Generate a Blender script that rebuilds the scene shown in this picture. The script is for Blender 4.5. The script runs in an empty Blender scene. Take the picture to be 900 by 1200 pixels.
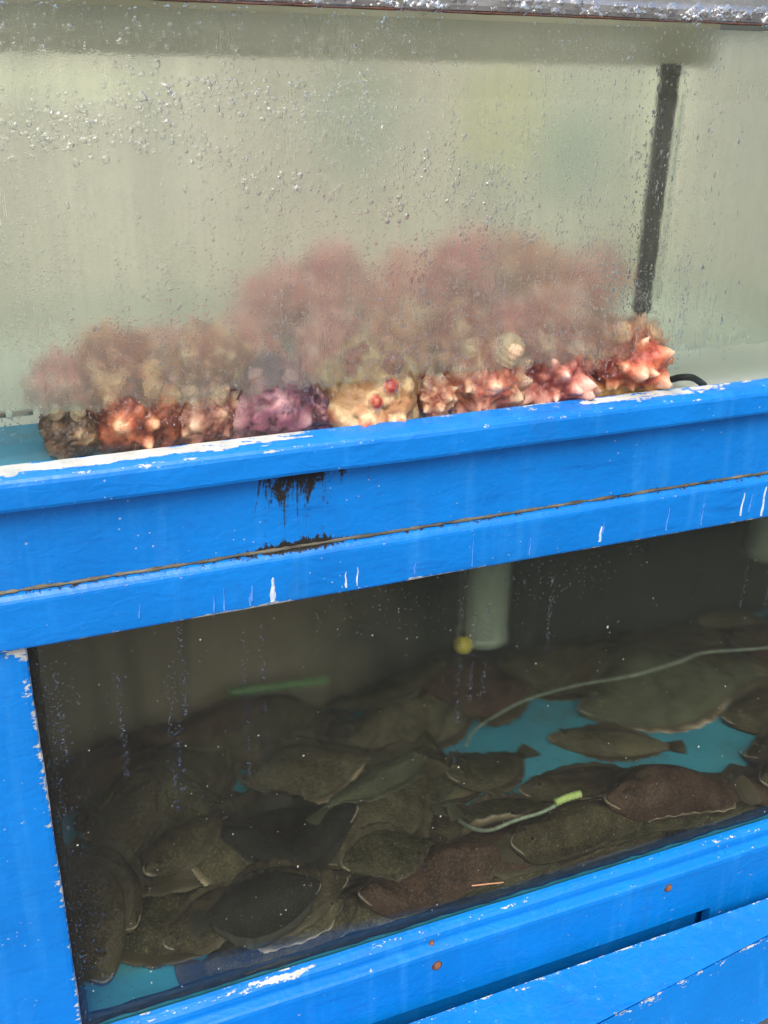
import bpy, bmesh, math, random
import numpy as np
from mathutils import Matrix, Vector, noise as mnoise

scene = bpy.context.scene
COL = scene.collection
R = math.radians

# ------------------------------------------------------------------ camera
cam_d = bpy.data.cameras.new('camera')
cam = bpy.data.objects.new('camera', cam_d)
COL.objects.link(cam)
rot = Matrix(((0.9253, 0.1384, -0.3530), (-0.3788, 0.3797, -0.8440), (0.0172, 0.9147, 0.4037)))
q = rot.to_quaternion()
q.normalize()
cam.matrix_world = Matrix.Translation((0, -1.05, 1.55)) @ q.to_matrix().to_4x4()
cam_d.sensor_fit = 'HORIZONTAL'
cam_d.sensor_width = 36.0
cam_d.lens = 46.93
cam_d.clip_start = 0.02
cam_d.clip_end = 500
scene.camera = cam

# ------------------------------------------------------------------ sky, sun, exposure
world = bpy.data.worlds.new('World')
scene.world = world
world.use_nodes = True
wn = world.node_tree
bg = wn.nodes['Background']
sky = wn.nodes.new('ShaderNodeTexSky')
sky.sky_type = 'NISHITA'
sky.sun_disc = False
sky.sun_elevation = R(52)
sky.sun_rotation = R(200)
sky.air_density = 1.0
sky.dust_density = 6.0
sky.ozone_density = 1.0
wn.links.new(sky.outputs[0], bg.inputs[0])
bg.inputs[1].default_value = 0.13

sun_d = bpy.data.lights.new('sun', 'SUN')
sun_d.energy = 1.5
sun_d.angle = R(50)
sun_d.color = (1.0, 0.95, 0.87)
sun = bpy.data.objects.new('sun', sun_d)
COL.objects.link(sun)
sun.rotation_euler = Vector((0.25, 0.62, -0.95)).to_track_quat('-Z', 'Y').to_euler()
sun.location = (0, -2, 4)

vs = scene.view_settings
vs.view_transform = 'Standard'
vs.look = 'None'
vs.gamma = 1.0
vs.exposure = 0.6
vs.use_curve_mapping = False
cy = scene.cycles
cy.use_denoising = True
cy.max_bounces = 10
cy.transparent_max_bounces = 24
cy.transmission_bounces = 8
cy.diffuse_bounces = 4
cy.glossy_bounces = 4
cy.blur_glossy = 0.3
cy.use_adaptive_sampling = True
cy.adaptive_threshold = 0.02
cy.sample_clamp_indirect = 6.0

# ------------------------------------------------------------------ helpers
rng = np.random.default_rng(7)
random.seed(5)


def thing(name, label, cat, group=None, loc=(0, 0, 0)):
    o = bpy.data.objects.new(name, None)
    o.empty_display_size = 0.05
    COL.objects.link(o)
    o.location = loc
    o['label'] = label
    o['category'] = cat
    if group:
        o['group'] = group
    return o


def tag(o, label, cat, group=None):
    o['label'] = label
    o['category'] = cat
    if group:
        o['group'] = group
    return o


def link_mesh(name, me, mat, parent=None, smooth=False, kind=None):
    o = bpy.data.objects.new(name, me)
    COL.objects.link(o)
    if mat:
        me.materials.append(mat)
    if parent:
        o.parent = parent
        o.matrix_parent_inverse = Matrix.Translation(-parent.location)
    if smooth:
        me.polygons.foreach_set('use_smooth', [True] * len(me.polygons))
    if kind:
        o['kind'] = kind
    return o


def mesh_of(name, verts, faces):
    me = bpy.data.meshes.new(name)
    me.from_pydata([tuple(map(float, v)) for v in verts], [], [tuple(map(int, f)) for f in faces])
    me.update()
    return me


def box(name, lo, hi, mat, parent=None, bevel=0.0, kind=None):
    bm = bmesh.new()
    bmesh.ops.create_cube(bm, size=1)
    for v in bm.verts:
        v.co = Vector([lo[i] + (v.co[i] + .5) * (hi[i] - lo[i]) for i in range(3)])
    if bevel:
        bmesh.ops.bevel(bm, geom=bm.edges[:], offset=bevel, segments=2, affect='EDGES')
    me = bpy.data.meshes.new(name)
    bm.to_mesh(me)
    bm.free()
    return link_mesh(name, me, mat, parent, kind=kind)


def add_attr(me, name, vals):
    a = me.attributes.new(name, 'FLOAT', 'POINT')
    a.data.foreach_set('value', np.asarray(vals, dtype=np.float32))


def tube_mesh(name, pts, rad, seg=10, sub=6, rfun=None):
    P = [Vector(p) for p in pts]
    C = []
    n = len(P)
    for i in range(n - 1):
        p0, p1, p2, p3 = P[max(i - 1, 0)], P[i], P[i + 1], P[min(i + 2, n - 1)]
        for k in range(sub):
            t = k / sub
            C.append(0.5 * ((2 * p1) + (-p0 + p2) * t + (2 * p0 - 5 * p1 + 4 * p2 - p3) * t * t + (-p0 + 3 * p1 - 3 * p2 + p3) * t ** 3))
    C.append(P[-1])
    V, F = [], []
    for i, c in enumerate(C):
        d = (C[min(i + 1, len(C) - 1)] - C[max(i - 1, 0)]).normalized()
        up = Vector((0, 0, 1)) if abs(d.z) < .9 else Vector((1, 0, 0))
        a = d.cross(up).normalized()
        b = a.cross(d)
        r = rad if rfun is None else rad * rfun(i / (len(C) - 1))
        for s in range(seg):
            th = 2 * math.pi * s / seg
            V.append(c + a * r * math.cos(th) + b * r * math.sin(th))
    for i in range(len(C) - 1):
        for s in range(seg):
            s2 = (s + 1) % seg
            F.append((i * seg + s, i * seg + s2, (i + 1) * seg + s2, (i + 1) * seg + s))
    F.append(tuple(range(seg))[::-1])
    F.append(tuple((len(C) - 1) * seg + s for s in range(seg)))
    return mesh_of(name, V, F)


# ------------------------------------------------------------------ node helper
class NT:
    def __init__(self, name):
        self.m = bpy.data.materials.new(name)
        self.m.use_nodes = True
        self.t = self.m.node_tree
        self.t.nodes.clear()
        self.out = self.t.nodes.new('ShaderNodeOutputMaterial')

    def n(self, typ, ins=None, **props):
        nd = self.t.nodes.new('ShaderNode' + typ)
        for k, v in props.items():
            setattr(nd, k, v)
        for k, v in (ins or {}).items():
            self.put(nd.inputs[k], v)
        return nd

    def put(self, sock, v):
        if hasattr(v, 'outputs'):
            v = v.outputs[0]
        if isinstance(v, bpy.types.NodeSocket):
            self.t.links.new(v, sock)
        else:
            if isinstance(v, (tuple, list)) and len(v) == 3 and sock.type == 'RGBA':
                v = (*v, 1)
            sock.default_value = v

    def coord(self, scale=(1, 1, 1), loc=(0, 0, 0), rot=(0, 0, 0), out='Object'):
        tc = self.n('TexCoord')
        mp = self.n('Mapping', {'Vector': tc.outputs[out], 'Scale': scale, 'Location': loc, 'Rotation': rot})
        return mp

    def noise(self, vec, scale, detail=4, rough=.55, dist=0.0):
        return self.n('TexNoise', {'Vector': vec, 'Scale': scale, 'Detail': detail, 'Roughness': rough, 'Distortion': dist})

    def ramp(self, fac, a, b, ca=(0, 0, 0), cb=(1, 1, 1), interp='LINEAR'):
        r = self.n('ValToRGB', {'Fac': fac})
        r.color_ramp.interpolation = interp
        e = r.color_ramp.elements
        e[0].position, e[1].position = a, b
        e[0].color, e[1].color = (*ca, 1), (*cb, 1)
        return r

    def math(self, op, a, b=0.0, clamp=False):
        m = self.n('Math', operation=op, use_clamp=clamp)
        self.put(m.inputs[0], a)
        self.put(m.inputs[1], b)
        return m

    def mixc(self, fac, a, b, blend='MIX'):
        m = self.n('Mix', data_type='RGBA', blend_type=blend)
        self.put(m.inputs[0], fac)
        self.put(m.inputs[6], a)
        self.put(m.inputs[7], b)
        return m.outputs[2]

    def mixs(self, fac, a, b):
        m = self.n('MixShader')
        self.put(m.inputs[0], fac)
        self.put(m.inputs[1], a)
        self.put(m.inputs[2], b)
        return m

    def attr(self, name):
        return self.n('Attribute', attribute_name=name).outputs['Fac']

    def range(self, v, a, b, c=0.0, d=1.0, smooth=False):
        m = self.n('MapRange', {'Value': v, 'From Min': a, 'From Max': b, 'To Min': c, 'To Max': d})
        if smooth:
            m.interpolation_type = 'SMOOTHSTEP'
        return m

    def bump(self, h, strength, dist, normal=None):
        b = self.n('Bump', {'Height': h, 'Strength': strength, 'Distance': dist})
        if normal is not None:
            self.put(b.inputs['Normal'], normal)
        return b

    def fresnel(self, ior, normal=None):
        gm = self.n('NewGeometry')
        i = self.range(gm.outputs['Backfacing'], 0, 1, ior, 1 / ior)
        f = self.n('Fresnel', {'IOR': i})
        if normal is not None:
            self.put(f.inputs['Normal'], normal)
        return f

    def done(self, sh):
        self.put(self.out.inputs[0], sh)
        return self.m


# ------------------------------------------------------------------ materials
def mat_paint():
    t = NT('blue_paint')
    c = t.coord()
    big = t.noise(c, 5, 5)
    fine = t.noise(c, 60, 4, .6)
    col = t.mixc(t.ramp(big, .35, .7), (.001, .155, .55), (.002, .195, .67))
    cx = t.coord((1, 8, 12))
    streak = t.noise(t.coord((26, 26, 2.2)), 1.0, 5, .6)
    col = t.mixc(t.range(streak, .54, .74, 0, .45), col, (.03, .26, .72))
    scuff = t.noise(t.coord((7, 70, 70), (2, 3, 1)), 1.0, 6, .7)
    col = t.mixc(t.range(scuff, .58, .74, 0, .5), col, (.001, .07, .34))
    soil = t.noise(t.coord((9, 9, 3)), 1.0, 6, .65)
    col = t.mixc(t.range(soil, .60, .80, 0, .35), col, (.02, .075, .20))
    col = t.mixc(t.range(fine, .55, .8, 0, .25), col, (.0015, .085, .45))
    # grime that gathers from the attribute "grime"
    gn = t.noise(t.coord((62, 45, 10)), 1.0, 7, .75, 1.6)
    gf = t.noise(c, 160, 4, .7)
    gsum = t.math('ADD', t.math('MULTIPLY', gn, 1.35), t.math('MULTIPLY', gf, .55))
    grime = t.range(t.math('ADD', gsum, t.attr('grime')), 1.24, 1.36)
    # worn white undercoat
    w1 = t.noise(t.coord((34, 110, 110)), 1.0, 7, .62)
    w2 = t.noise(c, 210, 3, .6)
    ws = t.math('ADD', t.math('MULTIPLY', w1, .8), t.math('MULTIPLY', w2, .25))
    chip = t.range(t.math('ADD', ws, t.attr('wear')), .735, .765)
    # scattered specks of white
    sp = t.n('TexVoronoi', {'Vector': c, 'Scale': 95.0, 'Randomness': 1.0})
    spn = t.noise(c, 11, 3)
    thr = t.range(spn, .40, .72, .0, .16)
    speck = t.math('LESS_THAN', sp.outputs['Distance'], thr)
    speck = t.math('MULTIPLY', speck, t.math('GREATER_THAN', sp.outputs['Color'], .5))
    white = t.mixc(t.ramp(t.noise(c, 40, 5), .3, .7), (.32, .36, .37), (.58, .59, .56))
    chipall = t.math('MAXIMUM', chip, t.math('MULTIPLY', speck, .55))
    col = t.mixc(chipall, col, white)
    col = t.mixc(grime, col, (.012, .012, .010))
    wav = t.noise(t.coord((14, 26, 26)), 1.0, 3, .5)
    peel = t.noise(c, 120, 3, .5)
    wrinkle = t.noise(t.coord((30, 55, 55)), 1.0, 3, .5, 1.2)
    h = t.math('ADD', t.math('MULTIPLY', peel, .35), t.math('MULTIPLY', wrinkle, .9))
    h = t.math('ADD', h, t.math('MULTIPLY', wav, .7))
    h = t.math('SUBTRACT', h, t.math('MULTIPLY', chip, .5))
    h = t.math('ADD', h, t.math('MULTIPLY', grime, .6))
    b = t.bump(h, .30, .004)
    rough = t.range(fine, .3, .7, .24, .42)
    rough = t.math('ADD', rough, t.math('MULTIPLY', t.math('MAXIMUM', chip, grime), .35), True)
    p = t.n('BsdfPrincipled', {'Base Color': col, 'Roughness': rough, 'Normal': b, 'Specular IOR Level': .4})
    return t.done(p)


def mat_simple(name, a, b, scale=20, rough=.6, bump=.2, bscale=80, metal=0.0, spec=.5, stretch=(1, 1, 1)):
    t = NT(name)
    c = t.coord(stretch)
    col = t.mixc(t.ramp(t.noise(c, scale, 6, .6), .3, .72), a, b)
    bp = t.bump(t.noise(c, bscale, 4), bump, .003)
    return t.done(t.n('BsdfPrincipled', {'Base Color': col, 'Roughness': rough, 'Normal': bp, 'Metallic': metal, 'Specular IOR Level': spec}))


def mat_clear_pane(name, dust=.02, tint=(.93, .96, .94)):
    t = NT(name)
    c = t.coord()
    fr = t.fresnel(1.45)
    g = t.n('BsdfGlossy', {'Roughness': .015, 'Color': (1, 1, 1)})
    tr = t.n('BsdfTransparent', {'Color': tint})
    sh = t.mixs(fr, tr, g)
    smear = t.noise(t.coord((30, 1, 2.2)), 1.0, 6, .65)
    spots = t.noise(c, 130, 3, .7)
    big = t.noise(c, 5, 4)
    f = t.math('MULTIPLY', t.range(smear, .42, .8, 0, 1), t.range(big, .35, .7, .2, 1))
    f = t.math('ADD', t.math('MULTIPLY', f, dust * 2.2), t.range(spots, .66, .8, 0, dust * 5))
    d = t.mixs(.6, t.n('BsdfDiffuse', {'Color': (.62, .64, .58)}), t.n('BsdfTranslucent', {'Color': (.62, .64, .58)}))
    return t.done(t.mixs(f, sh, d))


def mat_fog():
    """condensation film on the inside of the upper pane: rough refraction with a milky share"""
    t = NT('condensation_film')
    c = t.coord()
    xyz = t.n('SeparateXYZ', {0: c})
    wob = t.noise(t.coord((26, 1, 5)), 1.0, 5, .6)
    z = t.math('ADD', xyz.outputs['Z'], t.math('MULTIPLY', t.math('SUBTRACT', wob, .5), .065))
    above = t.range(z, 1.2080, 1.224, 0, 1, True)
    runs = t.noise(t.coord((70, 1, 2.4)), 1.0, 5, .65)
    runs2 = t.noise(t.coord((190, 1, 7)), 1.0, 4, .6)
    pat = t.noise(c, 7, 5, .6)
    thin = t.range(t.math('ADD', runs, t.math('MULTIPLY', t.math('SUBTRACT', pat, .5), .7)), .54, .72, 1, .55)
    f = t.math('GREATER_THAN', above, .5)
    rough = t.range(pat, .3, .7, .19, .31)
    rough = t.math('MULTIPLY', rough, t.range(runs2, .5, .75, 1, .55))
    rough = t.math('MULTIPLY', t.math('MULTIPLY', rough, thin), t.range(above, .45, 1, .04, 1))
    beads = t.n('TexVoronoi', {'Vector': c, 'Scale': 520.0})
    vert = t.noise(t.coord((90, 1, 800)), 1.0, 1, .5)
    bh = t.math('ADD', t.math('MULTIPLY', t.math('SUBTRACT', 1.0, beads.outputs['Distance']), .5), runs2)
    bh = t.math('ADD', bh, t.math('MULTIPLY', vert, .9))
    b = t.bump(bh, .45, .0015)
    refr = t.n('BsdfRefraction', {'IOR': 1.22, 'Roughness': rough, 'Color': (.97, .99, .96), 'Normal': b})
    milk = t.mixs(.5, t.n('BsdfDiffuse', {'Color': (.74, .71, .65), 'Normal': b}), t.n('BsdfTranslucent', {'Color': (.79, .76, .70), 'Normal': b}))
    milkf = t.range(t.math('ADD', t.math('MULTIPLY', pat, .6), t.math('MULTIPLY', runs, .5)), .3, .8, .15, .38)
    milkf = t.math('MULTIPLY', milkf, t.range(xyz.outputs['Z'], 1.21, 1.34, .65, 1.0, True))
    wet = t.math('ABSOLUTE', t.math('SUBTRACT', t.math('ADD', xyz.outputs['X'], t.math('MULTIPLY', t.math('SUBTRACT', wob, .5), .05)), .797))
    milkf = t.math('MULTIPLY', milkf, t.range(wet, .012, .06, .35, 1.0, True))
    fog = t.mixs(milkf, refr, milk)
    return t.done(t.mixs(f, t.n('BsdfTransparent', {'Color': (1, 1, 1)}), fog))


def mat_smear():
    """thin wet grime on the lower pane, thicker towards the top"""
    t = NT('wet_grime_film')
    c = t.coord()
    xyz = t.n('SeparateXYZ', {0: c})
    runs = t.noise(t.coord((60, 1, 2.2)), 1.0, 5, .65)
    pat = t.noise(c, 6, 5, .6)
    z = t.math('ADD', xyz.outputs['Z'], t.math('MULTIPLY', t.math('SUBTRACT', pat, .5), .35))
    up = t.range(z, .45, .85, 0, 1, True)
    b = t.bump(t.noise(t.coord((170, 1, 9)), 1.0, 4, .6), .12, .0015)
    rough = t.math('MULTIPLY', t.range(up, 0, 1, .012, .15), t.range(runs, .42, .62, 1, .7))
    refr = t.n('BsdfRefraction', {'IOR': 1.2, 'Roughness': rough, 'Color': (.97, .98, .97), 'Normal': b})
    milk = t.mixs(.5, t.n('BsdfDiffuse', {'Color': (.50, .53, .50)}), t.n('BsdfTranslucent', {'Color': (.50, .53, .50)}))
    mf = t.math('MULTIPLY', t.range(t.math('ADD', runs, t.math('MULTIPLY', pat, .6)), .6, 1.1, .2, 1), t.range(up, 0, 1, .006, .06))
    return t.done(t.mixs(mf, refr, milk))


def mat_drop():
    t = NT('water_bead')
    return t.done(t.n('BsdfGlass', {'IOR': 1.30, 'Roughness': 0.0, 'Color': (1, 1, 1)}))


def mat_water():
    t = NT('tank_water')
    c = t.coord()
    b = t.bump(t.noise(c, 14, 3), .25, .01)
    fr = t.fresnel(1.33, b)
    sh = t.mixs(fr, t.n('BsdfTransparent', {'Color': (.86, .95, .95)}), t.n('BsdfGlossy', {'Roughness': .02, 'Normal': b}))
    return t.done(sh)


def mat_squirt(name, valley, mid, tip, base=None, vk=.6):
    t = NT(name)
    c = t.coord()
    nub = t.attr('nub')
    ns = t.noise(c, 60, 5, .65)
    f = t.math('ADD', nub, t.math('MULTIPLY', t.math('SUBTRACT', ns, .5), .55))
    r = t.n('ValToRGB', {'Fac': f})
    e = r.color_ramp.elements
    e[0].position, e[1].position = .0, .80
    e[0].color, e[1].color = (*valley, 1), (*tip, 1)
    m = e.new(.26)
    m.color = (*mid, 1)
    vein = t.noise(c, 130, 4, .7, 1.5)
    col = t.mixc(t.range(vein, .54, .68, 0, vk), r, valley)
    if base:
        z = t.n('SeparateXYZ', {0: c})
        col = t.mixc(t.range(t.math('ADD', z.outputs['Z'], t.math('MULTIPLY', t.math('SUBTRACT', ns, .5), .03)), -.018, -.032, 0, 1), col, base)
    b = t.bump(t.math('ADD', t.noise(c, 150, 4), t.math('MULTIPLY', vein, .6)), .55, .003)
    p = t.n('BsdfPrincipled', {'Base Color': col, 'Roughness': .28, 'Normal': b, 'Subsurface Weight': .12, 'Subsurface Radius': (.012, .004, .002), 'Subsurface Scale': .5})
    return t.done(p)


def mat_fish(name, dark, mid, pale, speck=.5):
    t = NT(name)
    c = t.coord()
    n1 = t.noise(c, 26, 6, .7)
    n2 = t.noise(c, 110, 5, .7)
    n3 = t.noise(c, 7, 3)
    col = t.mixc(t.ramp(n1, .34, .66), dark, mid)
    col = t.mixc(t.range(n2, .56, .72, 0, .6), col, dark)
    col = t.mixc(t.range(n3, .5, .75, 0, .5), col, pale)
    v = t.n('TexVoronoi', {'Vector': c, 'Scale': 70.0})
    col = t.mixc(t.math('MULTIPLY', t.math('LESS_THAN', v.outputs['Distance'], .17), t.math('MULTIPLY', t.range(n3, .4, .6), speck)), col, pale)
    n4 = t.noise(c, 260, 3, .8)
    col = t.mixc(t.range(n4, .53, .62, 0, .55), col, pale)
    col = t.mixc(t.range(n4, .47, .38, 0, .6), col, dark)
    col = t.mixc(t.math('MULTIPLY', t.attr('edge'), .5), col, mid)
    b = t.bump(t.math('ADD', n2, t.noise(c, 240, 3)), .5, .002)
    return t.done(t.n('BsdfPrincipled', {'Base Color': col, 'Roughness': .55, 'Normal': b, 'Specular IOR Level': .10}))


def mat_fin(name, a, b_):
    t = NT(name)
    c = t.coord()
    ray = t.noise(c, 190, 3)
    e = t.attr('edge')
    n = t.noise(c, 24, 4)
    k = t.math('MULTIPLY', e, t.range(n, .38, .62))
    col = t.mixc(k, a, b_)
    col = t.mixc(t.range(ray, .5, .7, 0, .4), col, (.035, .028, .022))
    return t.done(t.n('BsdfPrincipled', {'Base Color': col, 'Roughness': .5, 'Specular IOR Level': .25, 'Normal': t.bump(ray, .5, .002)}))


def mat_backwall():
    t = NT('algae_glow_back_wall')
    c = t.coord()
    big = t.noise(t.coord((2.4, 1, 2.0), (.3, 0, .1)), 1.0, 4, .5)
    streak = t.noise(t.coord((16, 1, 1.4)), 1.0, 5, .6)
    col = t.mixc(t.ramp(big, .36, .66), (.44, .41, .34), (.64, .61, .54))
    col = t.mixc(t.range(streak, .5, .72, 0, .6), col, (.24, .28, .22))
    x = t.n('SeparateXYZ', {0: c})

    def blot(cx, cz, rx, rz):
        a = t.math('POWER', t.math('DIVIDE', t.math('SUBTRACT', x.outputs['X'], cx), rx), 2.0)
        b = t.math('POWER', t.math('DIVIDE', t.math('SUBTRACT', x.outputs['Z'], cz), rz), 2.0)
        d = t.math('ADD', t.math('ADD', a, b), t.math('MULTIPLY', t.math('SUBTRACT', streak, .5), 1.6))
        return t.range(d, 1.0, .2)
    col = t.mixc(t.math('MULTIPLY', blot(.90, 1.47, .10, .12), .75), col, (.60, .56, .26))  # yellowish glow from behind the tank, put into the wall colour
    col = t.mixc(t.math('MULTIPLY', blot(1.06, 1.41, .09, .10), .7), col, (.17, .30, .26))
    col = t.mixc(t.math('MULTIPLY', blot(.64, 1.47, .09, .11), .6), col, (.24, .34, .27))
    col = t.mixc(t.math('MULTIPLY', blot(.18, 1.525, .22, .035), .8), col, (.86, .87, .68))  # window light at upper left, painted as a pale blot on the wall
    return t.done(t.n('BsdfPrincipled', {'Base Color': col, 'Roughness': .5}))


def mat_lowback():
    t = NT('lower_back_wall')
    c = t.coord()
    x = t.n('SeparateXYZ', {0: c})
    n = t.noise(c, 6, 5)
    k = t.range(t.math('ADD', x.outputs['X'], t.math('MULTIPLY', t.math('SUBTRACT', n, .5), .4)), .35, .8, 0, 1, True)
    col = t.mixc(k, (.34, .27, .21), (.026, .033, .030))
    col = t.mixc(t.range(t.noise(t.coord((18, 1, 2)), 1.0, 5), .5, .75, 0, .5), col, (.05, .06, .045))
    return t.done(t.n('BsdfPrincipled', {'Base Color': col, 'Roughness': .7}))


M = {}
M['paint'] = mat_paint()
M['pane'] = mat_clear_pane('clean_glass', .003)
M['pane_low'] = mat_clear_pane('streaked_glass', .004, (.86, .885, .84))
M['fog'] = mat_fog()
M['drop'] = mat_drop()
M['smear'] = mat_smear()
M['water'] = mat_water()
def mat_liner():
    t = NT('turquoise_liner')
    c = t.coord()
    col = t.mixc(t.ramp(t.noise(c, 9, 6, .6), .3, .72), (.035, .27, .46), (.055, .35, .55))
    silt = t.noise(c, 13, 7, .7, .5)
    col = t.mixc(t.range(silt, .50, .74, 0, .55), col, (.09, .095, .06))
    col = t.mixc(t.range(t.noise(c, 120, 4, .7), .62, .72, 0, .6), col, (.06, .05, .035))
    return t.done(t.n('BsdfPrincipled', {'Base Color': col, 'Roughness': .6}))


M['teal'] = mat_liner()
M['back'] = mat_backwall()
M['lowback'] = mat_lowback()
M['olive'] = mat_simple('olive_rail', (.15, .15, .105), (.36, .355, .26), 3.0, .5, .1, stretch=(1, 1, 1))
M['side'] = mat_simple('pale_divider', (.54, .53, .46), (.68, .66, .59), 5, .5, .05)
M['black'] = mat_simple('black_rubber', (.008, .009, .009), (.028, .032, .028), 60, .85, .9, 120, spec=.2)
M['silicone'] = mat_simple('white_silicone', (.6, .62, .56), (.8, .8, .76), 30, .5, .2)
M['steel'] = mat_simple('wet_steel', (.52, .54, .58), (.72, .74, .76), 12, .22, .25, 30, .9)
M['rim'] = mat_simple('wet_white_channel', (.36, .37, .38), (.56, .56, .56), 25, .2, .2, 30, .85)
M['rust'] = mat_simple('rust', (.09, .03, .015), (.30, .13, .065), 90, .8, .9, 200)
M['dark_rust'] = mat_simple('dark_rust', (.035, .014, .010), (.12, .05, .03), 90, .8, .9, 200)
M['fleck'] = mat_simple('white_fleck', (.45, .46, .44), (.75, .75, .72), 200, .7, .2)
M['drip'] = mat_simple('white_drip', (.30, .45, .74), (.72, .76, .82), 70, .45, .5)
M['faint_drip'] = mat_simple('faint_drip', (.02, .20, .72), (.14, .34, .80), 70, .4, .4)
M['white'] = mat_simple('flaked_white', (.5, .5, .46), (.78, .77, .72), 50, .7, .6)
M['caulk'] = mat_simple('dirty_caulk', (.008, .009, .007), (.20, .185, .14), 60, .8, .9, 160, stretch=(.35, 1, 1))
M['ground'] = mat_simple('wet_concrete', (.045, .045, .043), (.085, .083, .078), 3, .55, .3, 40)
M['dark'] = mat_simple('dark_lining', (.03, .035, .03), (.06, .065, .055), 8, .7, .2)
M['brownwall'] = mat_simple('brown_lining', (.10, .085, .065), (.17, .14, .11), 8, .7, .2)
M['pvc'] = mat_simple('grey_pvc', (.24, .29, .25), (.34, .38, .32), 14, .4, .1)
M['yellow'] = mat_simple('yellow_plastic', (.55, .42, .05), (.70, .56, .12), 40, .4, .2)
M['lime'] = mat_simple('lime_plastic', (.42, .55, .16), (.62, .72, .34), 90, .4, .5)
M['hose'] = mat_simple('cloudy_hose', (.10, .13, .115), (.40, .45, .39), 90, .35, .3)
M['green'] = mat_simple('green_net_tube', (.09, .22, .09), (.22, .36, .16), 70, .6, .5)
M['eye_ring'] = mat_simple('eye_gold', (.09, .07, .04), (.17, .13, .07), 200, .3, .2)
M['pupil'] = mat_simple('eye_pupil', (.004, .004, .004), (.01, .01, .01), 200, .1, 0)
M['lip'] = mat_simple('pale_lip', (.10, .075, .055), (.46, .38, .32), 160, .5, .6)
M['wood'] = mat_simple('pale_splinter', (.5, .22, .12), (.66, .36, .22), 200, .6, .3)

# ------------------------------------------------------------------ ground
g = box('ground', (-60, -60, -.05), (60, 60, 0), M['ground'])
g['kind'] = 'structure'
g['label'] = 'grey concrete paving under the tank stand'


# ------------------------------------------------------------------ blue stand
stand = thing('tank_stand', 'bright blue painted stand with ledges holding two stacked glass tanks', 'tank stand')


def rail(name, prof, x0, x1, nx, wearf=None, grimef=None, wob=.0006, seed=0, mat=None, parent=stand):
    """extrude a closed (y, z) profile along x, with small hand-painted unevenness"""
    n = len(prof)
    V, W, G = [], [], []
    for i in range(nx + 1):
        x = x0 + (x1 - x0) * i / nx
        for j, p in enumerate(prof):
            y, z = p[0], p[1]
            w = p[2] if len(p) > 2 else 0.0
            dy = wob * mnoise.noise((x * 9, z * 22 + seed, y * 20)) + wob * .5 * mnoise.noise((x * 31, z * 45, seed))
            dz = wob * mnoise.noise((x * 8, z * 18, seed + 5.5))
            V.append((x, y + dy, z + dz))
            W.append(w + (wearf(x, y, z, j) if wearf else 0.0))
            G.append(grimef(x, y, z, j) if grimef else 0.0)
    F = []
    for i in range(nx):
        for j in range(n):
            k = (j + 1) % n
            F.append((i * n + j, i * n + k, (i + 1) * n + k, (i + 1) * n + j))
    F.append(tuple(range(n))[::-1])
    F.append(tuple(nx * n + j for j in range(n)))
    me = mesh_of(name, V, F)
    bm = bmesh.new()
    bm.from_mesh(me)
    bmesh.ops.recalc_face_normals(bm, faces=bm.faces)
    bm.to_mesh(me)
    bm.free()
    add_attr(me, 'wear', W)
    add_attr(me, 'grime', G)
    return link_mesh(name, me, mat or M['paint'], parent, smooth=False)


def hump(x, a, b, s=.03):
    return 1 / (1 + math.exp(-(x - a) / s)) * 1 / (1 + math.exp((x - b) / s))


def ledge_wear(x, y, z, j):
    if z < 1.1535:
        return 0.0
    top = .0
    mid = math.exp(-((y + .013) / .012) ** 2)
    top += (.40 * hump(x, -.5, .29, .03) + .13 * hump(x, .27, .36, .01) + .33 * hump(x, .71, .94, .03) + .12 * hump(x, .6, .72)) * mid
    return top


ledge = rail('ledge', [(-.0015, 1.1665, .12), (-.005, 1.1664, .1), (-.010, 1.1658), (-.016, 1.165), (-.022, 1.164), (-.028, 1.1625), (-.032, 1.161, .1), (-.0345, 1.158, .12), (-.0358, 1.154, .02),
                       (-.036, 1.146), (-.036, 1.138), (-.036, 1.130, .02), (-.0345, 1.1262, .08), (-.031, 1.125), (-.012, 1.1255), (-.0015, 1.1255)], -.4, 1.7, 210, ledge_wear, wob=.0011, seed=1)


def fascia_grime(x, y, z, j):
    g_ = .37 * math.exp(-((x - .318) / .072) ** 2) * math.exp(-((1.128 - z) / .080) ** 2)
    g_ += .30 * math.exp(-((x - .37) / .075) ** 2) * math.exp(-((1.128 - z) / .02) ** 2)
    g_ += .50 * math.exp(-((x - .325) / .055) ** 2) * math.exp(-((z - 1.026) / .010) ** 2)
    g_ += .24 * math.exp(-((z - 1.026) / .0035) ** 2)
    g_ += .12 * math.exp(-((1.1262 - z) / .005) ** 2)
    return g_


fz = [1.0265 + (1.1255 - 1.0265) * k / 26 for k in range(27)]
rail('fascia_panel', [(-.012, z) for z in fz] + [(-.002, 1.1255), (-.002, 1.0265)], -.4, 1.7, 260, lambda x, y, z, j: .0, fascia_grime, wob=.0007, seed=3)


def mid_wear(x, y, z, j):
    w = .15 * math.exp(-((z - .9575) / .0035) ** 2) * (1 + .9 * (hump(x, .2, .33, .01) + hump(x, 1.0, 1.1, .01) + hump(x, .46, .52, .01)))
    w += .10 * math.exp(-((z - 1.0155) / .003) ** 2)
    return w


def mid_grime(x, y, z, j):
    return .30 * math.exp(-((z - 1.024) / .003) ** 2) + .30 * math.exp(-((x - .32) / .05) ** 2) * math.exp(-((z - 1.024) / .005) ** 2)


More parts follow.
